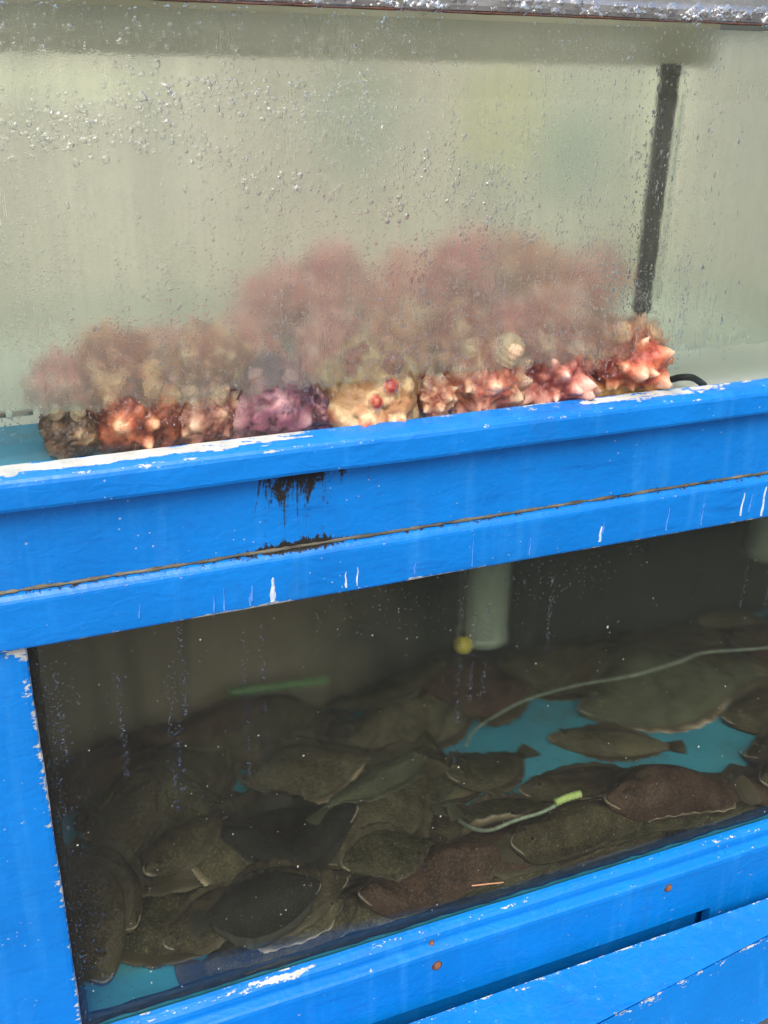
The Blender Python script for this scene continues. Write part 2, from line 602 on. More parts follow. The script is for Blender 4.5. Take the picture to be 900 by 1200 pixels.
rail('middle_rail', [(-.0125, 1.0245), (-.017, 1.0225), (-.0205, 1.0185), (-.022, 1.0155), (-.0225, 1.012), (-.0226, 1.0), (-.0226, .985), (-.0226, .970), (-.0224, .963), (-.0222, .9598), (-.021, .9575), (-.015, .957), (.004, .957), (.004, 1.0245)],
     -.4, 1.9, 230, mid_wear, mid_grime, wob=.0008, seed=6)

cz = [(-.4 + 2.1 * k / 150) for k in range(151)]
cm = tube_mesh('caulk_bead', [(x, -.0135 + .0012 * mnoise.noise((x * 30, 0, 0)), 1.0258 + .0012 * mnoise.noise((x * 22, 4, 0))) for x in cz], .0030, 7, 2,
               lambda u: .7 + .5 * mnoise.noise((u * 90, 0, 3)) + .5 * mnoise.noise((u * 260, 0, 3)))
link_mesh('caulk_bead', cm, M['caulk'], stand, True)


# left post: a vertical board with a chipped inner edge
def post():
    nz = 110
    prof = [(-.4, -.013, 0), (-.25, -.013, 0), (-.12, -.013, 0), (-.03, -.013, 0), (-.010, -.013, .0), (-.003, -.0128, .08), (.0025, -.0115, .16), (.004, -.009, .2), (.0045, -.003, .12), (.0045, .004, .05), (-.4, .004, 0)]
    n = len(prof)
    V, W = [], []
    for i in range(nz + 1):
        z = .002 + (.9565 - .002) * i / nz
        for j, (x, y, w) in enumerate(prof):
            e = .0011 * mnoise.noise((z * 16, j * .2, 2)) + .0007 * mnoise.noise((z * 60, j * .3, 9))
            V.append((x + (e if x > -.02 else 0), y + .0006 * mnoise.noise((x * 8, z * 9, 7)), z))
            top = .26 * math.exp(-((z - .952) / .012) ** 2) * (1 if -.03 < x < .0 else .5 * (x > -.2)) + (.14 * math.exp(-((z - .90) / .02) ** 2) if -.03 < x < 0 else 0)
            W.append(w * (1.0 + .9 * max(0, mnoise.noise((z * 7, 3, 3)) + .3)) + top)
    F = []
    for i in range(nz):
        for j in range(n):
            k = (j + 1) % n
            F.append((i * n + j, i * n + k, (i + 1) * n + k, (i + 1) * n + j))
    F.append(tuple(range(n))[::-1])
    F.append(tuple(nz * n + j for j in range(n)))
    me = mesh_of('post', V, F)
    bm = bmesh.new(); bm.from_mesh(me); bmesh.ops.recalc_face_normals(bm, faces=bm.faces); bm.to_mesh(me); bm.free()
    add_attr(me, 'wear', W)
    add_attr(me, 'grime', [0] * len(W))
    return link_mesh('post', me, M['paint'], stand)


post()


def low_wear(x, y, z, j):
    w = .13 * math.exp(-((z - .323) / .004) ** 2) + .11 * math.exp(-((z - .2985) / .003) ** 2)
    w += .12 * math.exp(-((x - .28) / .07) ** 2) * (z > .312)
    return w


rail('lower_rail', [(.004, .3255), (-.003, .325), (-.009, .3225), (-.0125, .318), (-.0138, .312), (-.0140, .306), (-.0150, .3035), (-.019, .302), (-.0245, .300), (-.0275, .2965), (-.0285, .291), (-.0285, .287), (-.004, .287), (.004, .287)],
     .006, 1.9, 190, low_wear, wob=.0008, seed=11)


# base panel: an L-shaped plate with the access opening cut out below
def base_panel():
    out = [(1.9, .2868), (1.9, .002), (1.076, .002)]
    cx_, cz_, r_ = 1.076 - .008, .189 - .008, .008
    for k in range(6):
        a = R(0 + 90 * k / 5)
        out.append((cx_ + r_ * math.cos(a), cz_ + r_ * math.sin(a)))
    out += [(.006, .189), (.006, .2868)]
    bm = bmesh.new()
    vs_ = [bm.verts.new((x, -.0275, z)) for x, z in out]
    f = bm.faces.new(vs_)
    ex = bmesh.ops.extrude_face_region(bm, geom=[f])
    for v in ex['geom']:
        if isinstance(v, bmesh.types.BMVert):
            v.co.y += .018
    bmesh.ops.recalc_face_normals(bm, faces=bm.faces)
    bmesh.ops.triangulate(bm, faces=bm.faces[:])
    me = bpy.data.meshes.new('base_panel')
    bm.to_mesh(me); bm.free()
    add_attr(me, 'wear', [.06] * len(me.vertices))
    add_attr(me, 'grime', [0] * len(me.vertices))
    return link_mesh('base_panel', me, M['paint'], stand)


base_panel()
rc = box('recess_panel', (.006, .012, .002), (1.2, .018, .28), M['paint'], stand)
box('foot_board', (.006, -.005, .002), (1.07, .010, .165), M['paint'], stand, bevel=.003)


def blob_mesh(name, r, flat, seed, seg=14, rings=5):
    V = [(0, -flat, 0)]
    F = []
    for i in range(1, rings + 1):
        a = (math.pi / 2) * i / rings
        for s in range(seg):
            th = 2 * math.pi * s / seg
            k = 1 + .25 * mnoise.noise((math.cos(th) * 1.4 + seed, math.sin(th) * 1.4, i * .3))
            V.append((r * math.sin(a) * math.cos(th) * k, -flat * math.cos(a), r * math.sin(a) * math.sin(th) * k))
    for s in range(seg):
        F.append((0, 1 + s, 1 + (s + 1) % seg))
    for i in range(rings - 1):
        for s in range(seg):
            a, b = 1 + i * seg + s, 1 + i * seg + (s + 1) % seg
            F.append((a, a + seg, b + seg, b))
    return mesh_of(name, V, F)


for k, (x, z, r_, y) in enumerate([(.971, .272, .0068, -.0275), (.532, .268, .0072, -.0275), (.527, .3045, .0045, -.014), (1.30, .272, .0068, -.0275)]):
    b_ = link_mesh('bolt', blob_mesh('bolt', r_, .0045, k * 3.1), M['rust'], stand, True)
    b_.location = (x, y, z)
    b2 = link_mesh('flaked_ring', blob_mesh('flaked_ring', r_ * 1.25, .0010, k * 5.7 + 1), M['dark_rust'], b_, True)
    b2.matrix_parent_inverse = Matrix.Identity(4)

# paint drips running down the middle rail
for k, (x, z0, z1, w, strong) in enumerate([(.288, .995, .9625, .0034, 1), (.262, .990, .968, .0016, 0), (.259, .982, .962, .0014, 0), (.228, .992, .962, .0011, 0), (.216, .985, .961, .0009, 0), (.381, .986, .964, .0012, 1), (.396, .990, .964, .0010, 1),
                                            (.474, .986, .966, .0010, 0), (.750, .989, .966, .0024, 1), (.754, .996, .978, .0008, 0), (.99, 1.004, .968, .0017, 1), (1.005, 1.0, .972, .001, 0), (1.029, 1.008, .962, .0026, 1), (.64, .99, .965, .0009, 0), (.86, 1.0, .965, .0009, 0), (.13, .99, .972, .0008, 0), (.555, 1.0, .962, .0008, 0), (.92, .998, .964, .0009, 0)]):
    V, F = [], []
    nn = 14
    for i in range(nn + 1):
        u = i / nn
        z = z0 + (z1 - z0) * u
        ww = w * (.35 + .9 * u) * (1 + .45 * mnoise.noise((u * 5, k * 3.3, 0))) * (1 if u < .9 else .75)
        if i == 0:
            ww *= .2
        cxx = x + .0016 * mnoise.noise((u * 2.4, k * 7.7, 1)) - .001 * u
        V += [(cxx - ww, -.0229, z), (cxx - ww * .45, -.0239, z), (cxx + ww * .45, -.0239, z), (cxx + ww, -.0229, z)]
        if i:
            for j in range(3):
                a = (i - 1) * 4 + j
                F.append((a, a + 1, a + 5, a + 4))
    link_mesh('paint_drip', mesh_of('paint_drip', V, F), M['drip' if strong else 'faint_drip'], stand, True)

# ------------------------------------------------------------------ access door leaning in front of the opening
door = thing('access_door', 'loose blue sheet door leaning at a slant against the stand base', 'door', loc=(.9, -.09, 0))
dA, dB = Vector((-.45, -.050, .1863)), Vector((1.75, -.050, .1925))
dC, dD = Vector((-.45, -.269, .1549)), Vector((1.75, -.035, .168))


def sheet(name, quad, thick, mat, parent, nx=110, ny=6, wear=None):
    a, b, c, d = [Vector(v) for v in quad]
    nrm = (b - a).cross(c - a).normalized()
    V, F, W = [], [], []
    for s in (0, 1):
        for i in range(nx + 1):
            for j in range(ny + 1):
                u, v = i / nx, j / ny
                p = (a.lerp(b, u)).lerp(c.lerp(d, u), v)
                p = p + nrm * (-thick * s) + nrm * .0006 * mnoise.noise((p.x * 7, p.y * 7, p.z * 7))
                V.append(p)
                W.append(wear(u, v) if wear else 0)
    k = (nx + 1) * (ny + 1)
    idx = lambda i, j, s: s * k + i * (ny + 1) + j
    for s in (0, 1):
        for i in range(nx):
            for j in range(ny):
                q_ = (idx(i, j, s), idx(i + 1, j, s), idx(i + 1, j + 1, s), idx(i, j + 1, s))
                F.append(q_ if s == 0 else q_[::-1])
    for i in range(nx):
        F.append((idx(i, 0, 0), idx(i, 0, 1), idx(i + 1, 0, 1), idx(i + 1, 0, 0)))
        F.append((idx(i, ny, 0), idx(i + 1, ny, 0), idx(i + 1, ny, 1), idx(i, ny, 1)))
    for j in range(ny):
        F.append((idx(0, j, 0), idx(0, j + 1, 0), idx(0, j + 1, 1), idx(0, j, 1)))
        F.append((idx(nx, j, 0), idx(nx, j, 1), idx(nx, j + 1, 1), idx(nx, j + 1, 0)))
    me = mesh_of(name, V, F)
    bm = bmesh.new(); bm.from_mesh(me); bmesh.ops.recalc_face_normals(bm, faces=bm.faces); bm.to_mesh(me); bm.free()
    add_attr(me, 'wear', W)
    add_attr(me, 'grime', [0] * len(W))
    return link_mesh(name, me, mat, parent)


sheet('top_flange', (dA, dB, dC, dD), .002, M['paint'], door, wear=lambda u, v: .20 * math.exp(-(v / .03) ** 2) + .08 * math.exp(-((1 - v) / .05) ** 2))
sheet('front_panel', (dC + Vector((0, -.0004, -.0006)), dD + Vector((0, -.0004, -.0006)), Vector((-.45, -.295, .002)), Vector((1.75, -.075, .002))), .002, M['paint'], door, wear=lambda u, v: .17 * math.exp(-(v / .012) ** 2))

# ------------------------------------------------------------------ upper tank
ut = thing('upper_tank', 'fogged glass tank on the blue ledge with pale back, algae-stained with painted window glow', 'fish tank', loc=(.5, .3, 1.15))
XL, XR, YB = -.32, 1.287, .60
box('front_pane', (-.38, 0, 1.127), (1.69, .006, 1.609), M['pane'], ut)
box('tank_floor', (XL, .0065, 1.128), (XR, YB, 1.150), M['side'], ut)
box('floor_mat', (XL + .001, .009, 1.1502), (.135, .17, 1.1530), M['teal'], ut, bevel=.001)
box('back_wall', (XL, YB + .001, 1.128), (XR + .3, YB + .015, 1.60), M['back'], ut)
box('top_brace', (XL, .120, 1.5605), (.95, .127, 1.612), M['olive'], ut, bevel=.001)
box('end_wall', (XR, .0085, 1.151), (XR + .008, YB, 1.62), M['side'], ut)
box('left_wall', (XL - .012, .0075, 1.151), (XL - .002, YB, 1.60), M['side'], ut)
link_mesh('silicone_seam', tube_mesh('silicone_seam', [(.8385, .033, 1.28), (.8385, .033, 1.40), (.838, .033, 1.53)], .0022, 8, 6), M['silicone'], ut, True)
box('divider_pane', (.8375, .036, 1.275), (.8415, YB, 1.56), M['pane'], ut)
film = box('condensation', (-.37, .0072, 1.152), (1.68, .0078, 1.600), M['fog'], ut, kind='stuff')

# rim channel over the top of the pane
rim = rail('rim', [(-.006, 1.6065), (-.0085, 1.6085), (-.009, 1.613), (-.009, 1.619), (-.0075, 1.623), (-.004, 1.6245), (.011, 1.6245), (.012, 1.6065)], -.4, 1.7, 120, wob=.0008, seed=21, mat=M['rim'], parent=ut)
link_mesh('rust_line', tube_mesh('rust_line', [(-.38 + 2.05 * k / 60, -.0085, 1.6062 + .0007 * mnoise.noise((k * .7, 0, 0))) for k in range(61)], .0016, 6, 2, lambda u: .7 + .7 * mnoise.noise((u * 50, 2, 0))), M['dark_rust'], rim, True)
box('cover_lip', (-.4, .004, 1.6250), (1.7, .007, 1.70), M['steel'], ut)

wat = mesh_of('water', [(XL + .001, .0085, 1.2145), (XR - .001, .0085, 1.2145), (XR - .001, YB - .001, 1.2145), (XL + .001, YB - .001, 1.2145)], [(0, 1, 2, 3)])
wat = link_mesh('water', wat, M['water'])
wat['kind'] = 'structure'
wat['label'] = 'shallow clear water in the upper tank'

# ------------------------------------------------------------------ beads of water on the glass
HS, HR = 9, 3


def drops(name, xs, zs, rx, rz, dep, y0, parent, mat='drop'):
    """many flattened water beads standing out of the front of a pane, as one mesh"""
    tv = [(0, -1, 0)]
    for i in range(1, HR + 1):
        a = (math.pi / 2) * i / HR
        for s in range(HS):
            th = 2 * math.pi * s / HS
            tv.append((math.sin(a) * math.cos(th), -math.cos(a), math.sin(a) * math.sin(th)))
    tv = np.array(tv)
    tf = [(0, 1 + (s + 1) % HS, 1 + s) for s in range(HS)]
    for i in range(HR - 1):
        for s in range(HS):
            a, b = 1 + i * HS + s, 1 + i * HS + (s + 1) % HS
            tf += [(a, b, b + HS), (a, b + HS, a + HS)]
    tf = np.array(tf)
    n = len(xs)
    nv = len(tv)
    jig = 1 + .16 * rng.standard_normal((n, nv, 1)) * (np.abs(tv[:, 1]) < .95)[None, :, None] * np.array([1, 0, 1])[None, None, :]
    P = tv[None] * jig * np.stack([rx, dep, rz], 1)[:, None, :] + np.stack([xs, np.full(n, y0), zs], 1)[:, None, :]
    # heavier towards the bottom
    dz = tv[None, :, 2:3] * 0 + (-.18 * (1 - tv[:, 2] ** 2))[None, :, None] * rz[:, None, None] * (-tv[:, 1])[None, :, None]
    P[:, :, 2:3] += dz
    P = P.reshape(-1, 3)
    Fc = (tf[None] + (np.arange(n) * nv)[:, None, None]).reshape(-1, 3)
    me = bpy.data.meshes.new(name)
    me.vertices.add(len(P))
    me.vertices.foreach_set('co', P.astype(np.float32).ravel())
    me.loops.add(Fc.size)
    me.loops.foreach_set('vertex_index', Fc.astype(np.int32).ravel())
    me.polygons.add(len(Fc))
    me.polygons.foreach_set('loop_start', np.arange(0, Fc.size, 3, dtype=np.int32))
    me.polygons.foreach_set('loop_total', np.full(len(Fc), 3, dtype=np.int32))
    me.polygons.foreach_set('use_smooth', np.ones(len(Fc), dtype=bool))
    me.update(calc_edges=True)
    me.validate()
    return link_mesh(name, me, M[mat], parent, kind='stuff')


def upper_drops():
    X, Z, RR, EL = [], [], [], []

    def add(x, z, r, e):
        X.append(x); Z.append(z); RR.append(r); EL.append(e)
    # thick beads across the upper left
    for _ in range(1300):
        x = rng.uniform(.03, .42); z = rng.normal(1.515, .024)
        if mnoise.noise((x * 14, z * 18, 0)) + .35 < rng.uniform(0, .8):
            continue
        add(x, z, rng.gamma(3, .00062) + .0006, rng.uniform(.55, 1.15))
    for _ in range(420):   # their lower fringe, large hanging beads
        x = rng.uniform(.04, .46); zc = 1.490 - .30 * max(0, x - .18)
        add(x, rng.normal(zc, .014), rng.gamma(3.0, .0006) + .0007, rng.uniform(.7, 1.5))
    for _ in range(28):    # running drops
        x = rng.uniform(.08, .62); z = rng.uniform(1.40, 1.49)
        add(x, z, rng.uniform(.0022, .0036), rng.uniform(1.2, 2.0))
        for k in range(rng.integers(3, 10)):
            add(x + rng.normal(0, .0006), z + .006 + k * .004, rng.uniform(.0004, .0009), 1.4)
    for _ in range(160):   # under the rim
        add(rng.uniform(.04, .45), rng.uniform(1.565, 1.605), rng.gamma(2.5, .0005) + .0005, rng.uniform(.8, 1.8))
    # columns of fine beads
    for _ in range(200):
        x = rng.uniform(-.05, .86); zt = rng.uniform(1.30, 1.5); zb = max(1.19, zt - rng.uniform(.06, .28)); wd = rng.uniform(.001, .006)
        for k in range(int((zt - zb) / .0042 * rng.uniform(.5, 1.6))):
            add(x + rng.normal(0, wd), rng.uniform(zb, zt), rng.uniform(.0005, .0013), rng.uniform(.8, 1.5))
    # diagonal wiped smear in the middle
    for _ in range(900):
        u = rng.uniform(0, 1); x = .33 + .30 * u; z = 1.53 - .15 * u + rng.normal(0, .026)
        add(x, z, rng.gamma(2.2, .00042) + .0004, rng.uniform(.7, 1.6))
    # right half, fine with vertical bias
    for _ in range(2600):
        x = rng.uniform(.42, .92); z = rng.uniform(1.22, 1.56)
        if mnoise.noise((x * 45, z * 5, 4)) + .2 < rng.uniform(0, .7):
            continue
        add(x, z, rng.gamma(2.0, .0004) + .0004, rng.uniform(.8, 2.0))
    for _ in range(13000):
        x = rng.uniform(-.05, .86); z = rng.uniform(1.19, 1.605)
        if mnoise.noise((x * 9, z * 6, 7)) + .45 < rng.uniform(0, .9):
            continue
        add(x, z, rng.gamma(2.2, .00026) + .0004, rng.uniform(.8, 1.5))
    for _ in range(700):   # over the heap
        x = rng.uniform(.1, .95); z = rng.uniform(1.2, 1.34)
        add(x, z, rng.gamma(2.0, .00045) + .0004, rng.uniform(.8, 1.7))
    for _ in range(90):
        x = rng.uniform(.30, .92); z = rng.uniform(1.22, 1.34)
        for k in range(rng.integers(3, 9)):
            add(x + .0012 * math.sin(k * 1.3 + x * 90), z - k * .0042, rng.uniform(.0005, .0009), rng.uniform(3.0, 4.5))
    X, Z, RR, EL = map(np.array, (X, Z, RR, EL))
    RR = np.where(RR > .0011, .0011 + (RR - .0011) * .66, RR)
    k = (Z > 1.172) & (Z < 1.603)
    X, Z, RR, EL = X[k], Z[k], RR[k], EL[k]
    drops('water_beads', X, Z, RR, RR * EL, RR * rng.uniform(.18, .34, len(RR)), -.0002, ut)


upper_drops()

# foam of beads on the rim channel
n = 520
xs = rng.uniform(.25, 1.35, n)
zs = 1.607 + .016 * rng.beta(1.4, 1.6, n)
rr = rng.gamma(2.0, .0011, n) + .0006
drops('water_beads', xs, zs, rr, rr * rng.uniform(.7, 1.2, n), rr * .32, -.0088, rim)

# tall black pipe in the back corner, and dark hose ends
pp = thing('overflow_pipe', 'black foam covered tube hanging upright behind the glass above the heap', 'pipe', loc=(.815, .036, 1.29))
link_mesh('pipe_body', tube_mesh('pipe_body', [(.8165, .036, 1.262), (.816, .036, 1.38), (.8165, .036, 1.48), (.8165, .036, 1.560)], .0118, 20, 10, lambda u: 1 + .16 * mnoise.noise((u * 14, 0, 0)) - (.25 if u < .02 else 0)), M['black'], pp, True)
link_mesh('pipe_collar', tube_mesh('pipe_collar', [(.8165, .036, 1.548), (.8165, .036, 1.563)], .0130, 20, 2), M['black'], pp, True)
h1 = link_mesh('rubber_hose', tube_mesh('rubber_hose', [(.885, .10, 1.156), (.895, .06, 1.158), (.893, .035, 1.168), (.905, .022, 1.170), (.925, .020, 1.158)], .0048, 10, 6), M['black'], None, True)
tag(h1, 'short black rubber hose curled on the tank floor beside the sea squirts', 'hose')
h2 = thing('air_line', 'thin black air line floating at the waterline left of the sea squirts', 'hose', loc=(.02, .03, 1.212))
link_mesh('line', tube_mesh('line', [(-.12, .06, 1.212), (-.05, .04, 1.213), (.0, .032, 1.211), (.045, .034, 1.210)], .0034, 8, 6), M['black'], h2, True)
link_mesh('clip_ring', tube_mesh('clip_ring', [(.018, .0285, 1.2115), (.024, .0285, 1.2115)], .0048, 10, 2), M['silicone'], h2, True)

# ------------------------------------------------------------------ sea squirts
SM = {
    'brown': mat_squirt('squirt_brown', (.06, .03, .02), (.20, .10, .06), (.50, .33, .20)),
    'orange': mat_squirt('squirt_orange', (.16, .03, .018), (.48, .13, .065), (.78, .42, .24)),
    'pinkbrown': mat_squirt('squirt_pinkbrown', (.18, .05, .04), (.52, .22, .16), (.82, .52, .38)),
    'purple': mat_squirt('squirt_purple', (.12, .04, .07), (.34, .12, .17), (.58, .30, .34)),
    'paleyellow': mat_squirt('squirt_pale', (.50, .24, .11), (.82, .56, .32), (.34, .04, .03), (.64, .56, .25)),
    'peach': mat_squirt('squirt_peach', (.40, .10, .06), (.76, .36, .24), (.88, .60, .42)),
    'redpink': mat_squirt('squirt_redpink', (.26, .04, .035), (.60, .19, .15), (.85, .52, .42)),
    'redorange': mat_squirt('squirt_redorange', (.30, .04, .025), (.66, .21, .11), (.88, .52, .36), (.80, .42, .07)),
    'salmon': mat_squirt('squirt_salmon', (.52, .12, .09), (.80, .32, .25), (.90, .60, .48), None, .2),
    'deepred': mat_squirt('squirt_deepred', (.42, .05, .06), (.70, .16, .15), (.85, .40, .36), None, .2),
    'mauve': mat_squirt('squirt_mauve', (.50, .12, .12), (.76, .28, .26), (.88, .54, .48), None, .2),
}


def squirt_mesh(seed, r, nn=46, hh=.30, sig=.26, wrinkle=.03, tall=1.1, cone=1.4):
    rs = np.random.default_rng(seed)
    bm = bmesh.new()
    bmesh.ops.create_icosphere(bm, subdivisions=5, radius=1)
    co = np.array([v.co[:] for v in bm.verts])
    i = np.arange(nn) + .5
    ph = np.arccos(1 - 2 * i / nn)
    th = math.pi * (1 + 5 ** .5) * i
    d = np.stack([np.cos(th) * np.sin(ph), np.sin(th) * np.sin(ph), np.cos(ph)], 1) + rs.normal(0, .17, (nn, 3))
    d /= np.linalg.norm(d, axis=1)[:, None]
    hs = np.where(rs.uniform(size=nn) < .25, rs.uniform(.15, .5, nn), rs.uniform(.6, 1.4, nn))
    sg = sig * rs.uniform(.6, 1.35, nn)
    ang = np.arccos(np.clip(co @ d.T, -1, 1))
    k = np.exp(-(ang / sg[None]) ** cone / .55) * hs[None]
    nub = k.max(1)
    lump = np.array([mnoise.noise(Vector(c * 1.3) + Vector((seed * 3.7, 0, 0))) for c in co])
    wr = np.array([mnoise.noise(Vector(c * 7) + Vector((seed, 5, 0))) for c in co])
    fold = np.array([abs(mnoise.noise(Vector(c * 4) + Vector((seed, 0, 9)))) for c in co])
    rad = (1 + .26 * lump + hh * nub + wrinkle * wr - .16 * np.exp(-(fold / .05) ** 2) * (nub < .8)) / (1 + hh * .55)
    P = co * rad[:, None] * np.array([1, 1, tall])[None] * r
    tilt = Matrix.Rotation(rs.uniform(-.6, .6), 3, 'X') @ Matrix.Rotation(rs.uniform(-.6, .6), 3, 'Y') @ Matrix.Rotation(rs.uniform(0, 6.28), 3, 'Z')
    P = P @ np.array(tilt).T
    for v, p in zip(bm.verts, P):
        v.co = p
    me = bpy.data.meshes.new('sea_squirt')
    bm.to_mesh(me)
    bm.free()
    add_attr(me, 'nub', np.clip(nub / 1.05, 0, 1))
    return me


def siphon_mesh(d, r0, r1, ln, base):
    p0 = Vector(d) * base
    p1 = Vector(d) * (base + ln)
    return tube_mesh('siphon', [p0, p0.lerp(p1, .35), p0.lerp(p1, .7), p1], r1, 16, 7, lambda u: ((r0 / r1) * (1 - u) + u * .95) * (math.sqrt(max(.02, 1 - max(0, (u - .72) / .28) ** 2))) * (1 + .12 * mnoise.noise((u * 6, r0 * 900, 0))))


FRONT = [
    ('brown', .081, .046, 1.180, .029, 'small dark brown sea squirt lying apart at the left of the heap', dict(nn=22, hh=.10, sig=.35, tall=.85, wrinkle=.06)),
    ('orange', .155, .052, 1.190, .046, 'orange sea squirt with rounded knobs next to the small brown one', dict(nn=52, hh=.24, sig=.23, cone=2.0, wrinkle=.05)),
    ('pinkbrown', .232, .050, 1.177, .038, 'pinkish brown sea squirt between the orange knobbly one and the purple one', dict(nn=54, hh=.26, sig=.22, wrinkle=.06)),
    ('purple', .312, .052, 1.184, .045, 'purple sea squirt pressed against the glass at the foot of the heap', dict(nn=30, hh=.16, sig=.32, wrinkle=.05)),
    ('paleyellow', .437, .060, 1.182, .057, 'pale yellow sea squirt with dark red knob tips, widest of the front row', dict(nn=40, hh=.20, sig=.20, cone=2.6, wrinkle=.05)),
    ('peach', .593, .057, 1.186, .053, 'wrinkled peach sea squirt with one tall pale knob', dict(nn=60, hh=.32, sig=.20, wrinkle=.10)),
    ('redpink', .700, .054, 1.183, .049, 'red pink sea squirt with pointed knobs beside the wrinkled peach one', dict(nn=64, hh=.44, sig=.20, cone=1.3, wrinkle=.06)),
    ('redorange', .812, .056, 1.192, .053, 'red orange sea squirt with yellow base at the right end of the heap', dict(nn=72, hh=.40, sig=.18, cone=1.4, wrinkle=.06)),
]
for k, (mk, x, y, z, r_, lab, kw) in enumerate(FRONT):
    t_ = thing('sea_squirt', lab, 'sea squirt', 'sea squirts heaped in the upper tank', (x, y, z))
    r_ *= 1.20
    me = squirt_mesh(11 + k * 5, r_, **kw)
    b_ = link_mesh('body', me, SM[mk], t_, True)
    b_.matrix_parent_inverse = Matrix.Identity(4)
    for s, dv in enumerate([(.35, -.55, .8), (-.4, -.35, .85)]):
        dv = Vector(dv).normalized()
        big = 1.15 if (mk == 'peach' and s == 0) else .7
        sp = siphon_mesh(dv, r_ * .30 * (1.15 if big > 1 else .8), r_ * .22 * (1.15 if big > 1 else .8), r_ * .42 * big, r_ * .78)
        add_attr(sp, 'nub', [.75] * len(sp.vertices))
        so = link_mesh('siphon', sp, SM[mk], t_, True)
        so.matrix_parent_inverse = Matrix.Identity(4)

BACK = [(.115, .095, 1.176, .030, 'salmon'), (.195, .095, 1.18, .036, 'mauve'), (.275, .10, 1.182, .038, 'peach'), (.375, .092, 1.184, .040, 'mauve'), (.515, .095, 1.186, .043, 'peach'), (.648, .098, 1.188, .042, 'mauve'), (.757, .098, 1.188, .042, 'salmon'), (.372, .045, 1.172, .024, 'purple'), (.525, .045, 1.175, .028, 'peach'),
        (.150, .125, 1.238, .046, 'redorange'), (.255, .120, 1.232, .050, 'peach'), (.322, .135, 1.222, .038, 'salmon'), (.224, .22, 1.20, .047, 'salmon'), (.325, .22, 1.245, .048, 'mauve'), (.415, .130, 1.232, .046, 'mauve'),
        (.425, .205, 1.292, .053, 'deepred'), (.510, .130, 1.236, .048, 'peach'), (.530, .215, 1.278, .052, 'salmon'), (.595, .130, 1.236, .044, 'redorange'), (.628, .200, 1.310, .056, 'deepred'), (.683, .15, 1.222, .046, 'mauve'),
        (.745, .130, 1.242, .048, 'salmon'), (.745, .205, 1.318, .052, 'peach'), (.81, .165, 1.275, .047, 'salmon'), (.865, .22, 1.285, .050, 'deepred'), (.480, .30, 1.300, .050, 'mauve'), (.700, .295, 1.312, .050, 'salmon'),
        (.085, .140, 1.200, .042, 'mauve'), (.79, .30, 1.275, .050, 'mauve'), (.400, .30, 1.262, .048, 'mauve'), (.600, .31, 1.28, .050, 'salmon'), (.15, .25, 1.195, .045, 'peach'), (.30, .32, 1.20, .047, 'redorange'),
        (.39, .38, 1.20, .05, 'mauve'), (.50, .40, 1.21, .05, 'salmon'), (.60, .41, 1.21, .05, 'peach'), (.70, .40, 1.21, .05, 'mauve'), (.80, .38, 1.205, .05, 'salmon'), (.90, .34, 1.20, .048, 'mauve')]
bases = [squirt_mesh(100 + 7 * k, 1.0, nn=42, hh=.34, sig=.25, tall=1.12) for k in range(6)]
NEAR = {'brown': 'small brown', 'orange': 'orange knobbly', 'pinkbrown': 'pinkish brown', 'purple': 'purple', 'paleyellow': 'pale yellow', 'peach': 'wrinkled peach', 'redpink': 'red pink pointed', 'redorange': 'yellow based'}
WORD = {'deepred': 'deep red', 'salmon': 'salmon pink', 'purple': 'dark purple', 'orange': 'orange', 'pinkbrown': 'pinkish brown', 'mauve': 'dusky mauve', 'redpink': 'rosy red', 'peach': 'pale peach', 'redorange': 'bright red orange'}
for k, (x, y, z, r_, mk) in enumerate(BACK):
    z = z if z < 1.2 else 1.2 + (z - 1.2) * .78
    if .24 < x < .36 and y > .18:
        z -= .03
    me = bases[k % 6].copy()
    o = link_mesh('sea_squirt', me, SM[mk], None, True)
    o.data.transform(Matrix.Diagonal((r_, r_, r_, 1)))
    o.location = (x, y, z)
    o.rotation_euler = (rng.uniform(-.5, .5), rng.uniform(-.5, .5), rng.uniform(0, 6.28))
    near = min(FRONT, key=lambda f: abs(f[1] - x))
    lev = 'on the crest of the heap' if z > 1.27 else ('halfway up the heap' if z > 1.215 else ('low behind the heap,' if y > .2 else 'wedged low'))
    tag(o, '%s sea squirt %s behind the %s one' % (WORD[mk], lev, NEAR[near[0]]), 'sea squirt', 'sea squirts heaped in the upper tank')

# ------------------------------------------------------------------ lower tank
lt = thing('lower_tank', 'dark lower glass tank with turquoise floor full of flatfish', 'fish tank', loc=(.8, .3, .3))
FZ = .318
LX0, LX1, LY1 = -.06, 1.86, .62
box('front_pane', (-.05, .0065, .290), (1.88, .0125, .985), M['pane_low'], lt)
box('tank_floor', (LX0, .0135, FZ - .012), (LX1, LY1, FZ), M['teal'], lt)
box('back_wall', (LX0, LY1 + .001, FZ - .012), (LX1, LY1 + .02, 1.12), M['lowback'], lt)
box('side_wall', (LX0 - .02, .0135, FZ - .012), (LX0 - .001, LY1, 1.12), M['brownwall'], lt)
box('side_wall', (LX1 + .001, .0135, FZ - .012), (LX1 + .02, LY1, 1.12), M['dark'], lt)
box('tank_ceiling', (LX0, .0135, 1.095), (LX1, LY1, 1.12), M['dark'], lt)

link_mesh('sealant_bead', tube_mesh('sealant_bead', [(-.05, .0200, .327), (.6, .0200, .3265), (1.2, .0200, .327), (1.86, .0200, .327)], .0090, 8, 30, lambda u: .85 + .4 * mnoise.noise((u * 60, 0, 0))), M['black'], lt, True)
link_mesh('sealant_bead', tube_mesh('sealant_bead', [(.006, .0200, .32), (.0055, .0200, .6), (.006, .0200, .96)], .0095, 8, 20, lambda u: 1 + .25 * mnoise.noise((u * 30, 5, 0))), M['black'], lt, True)

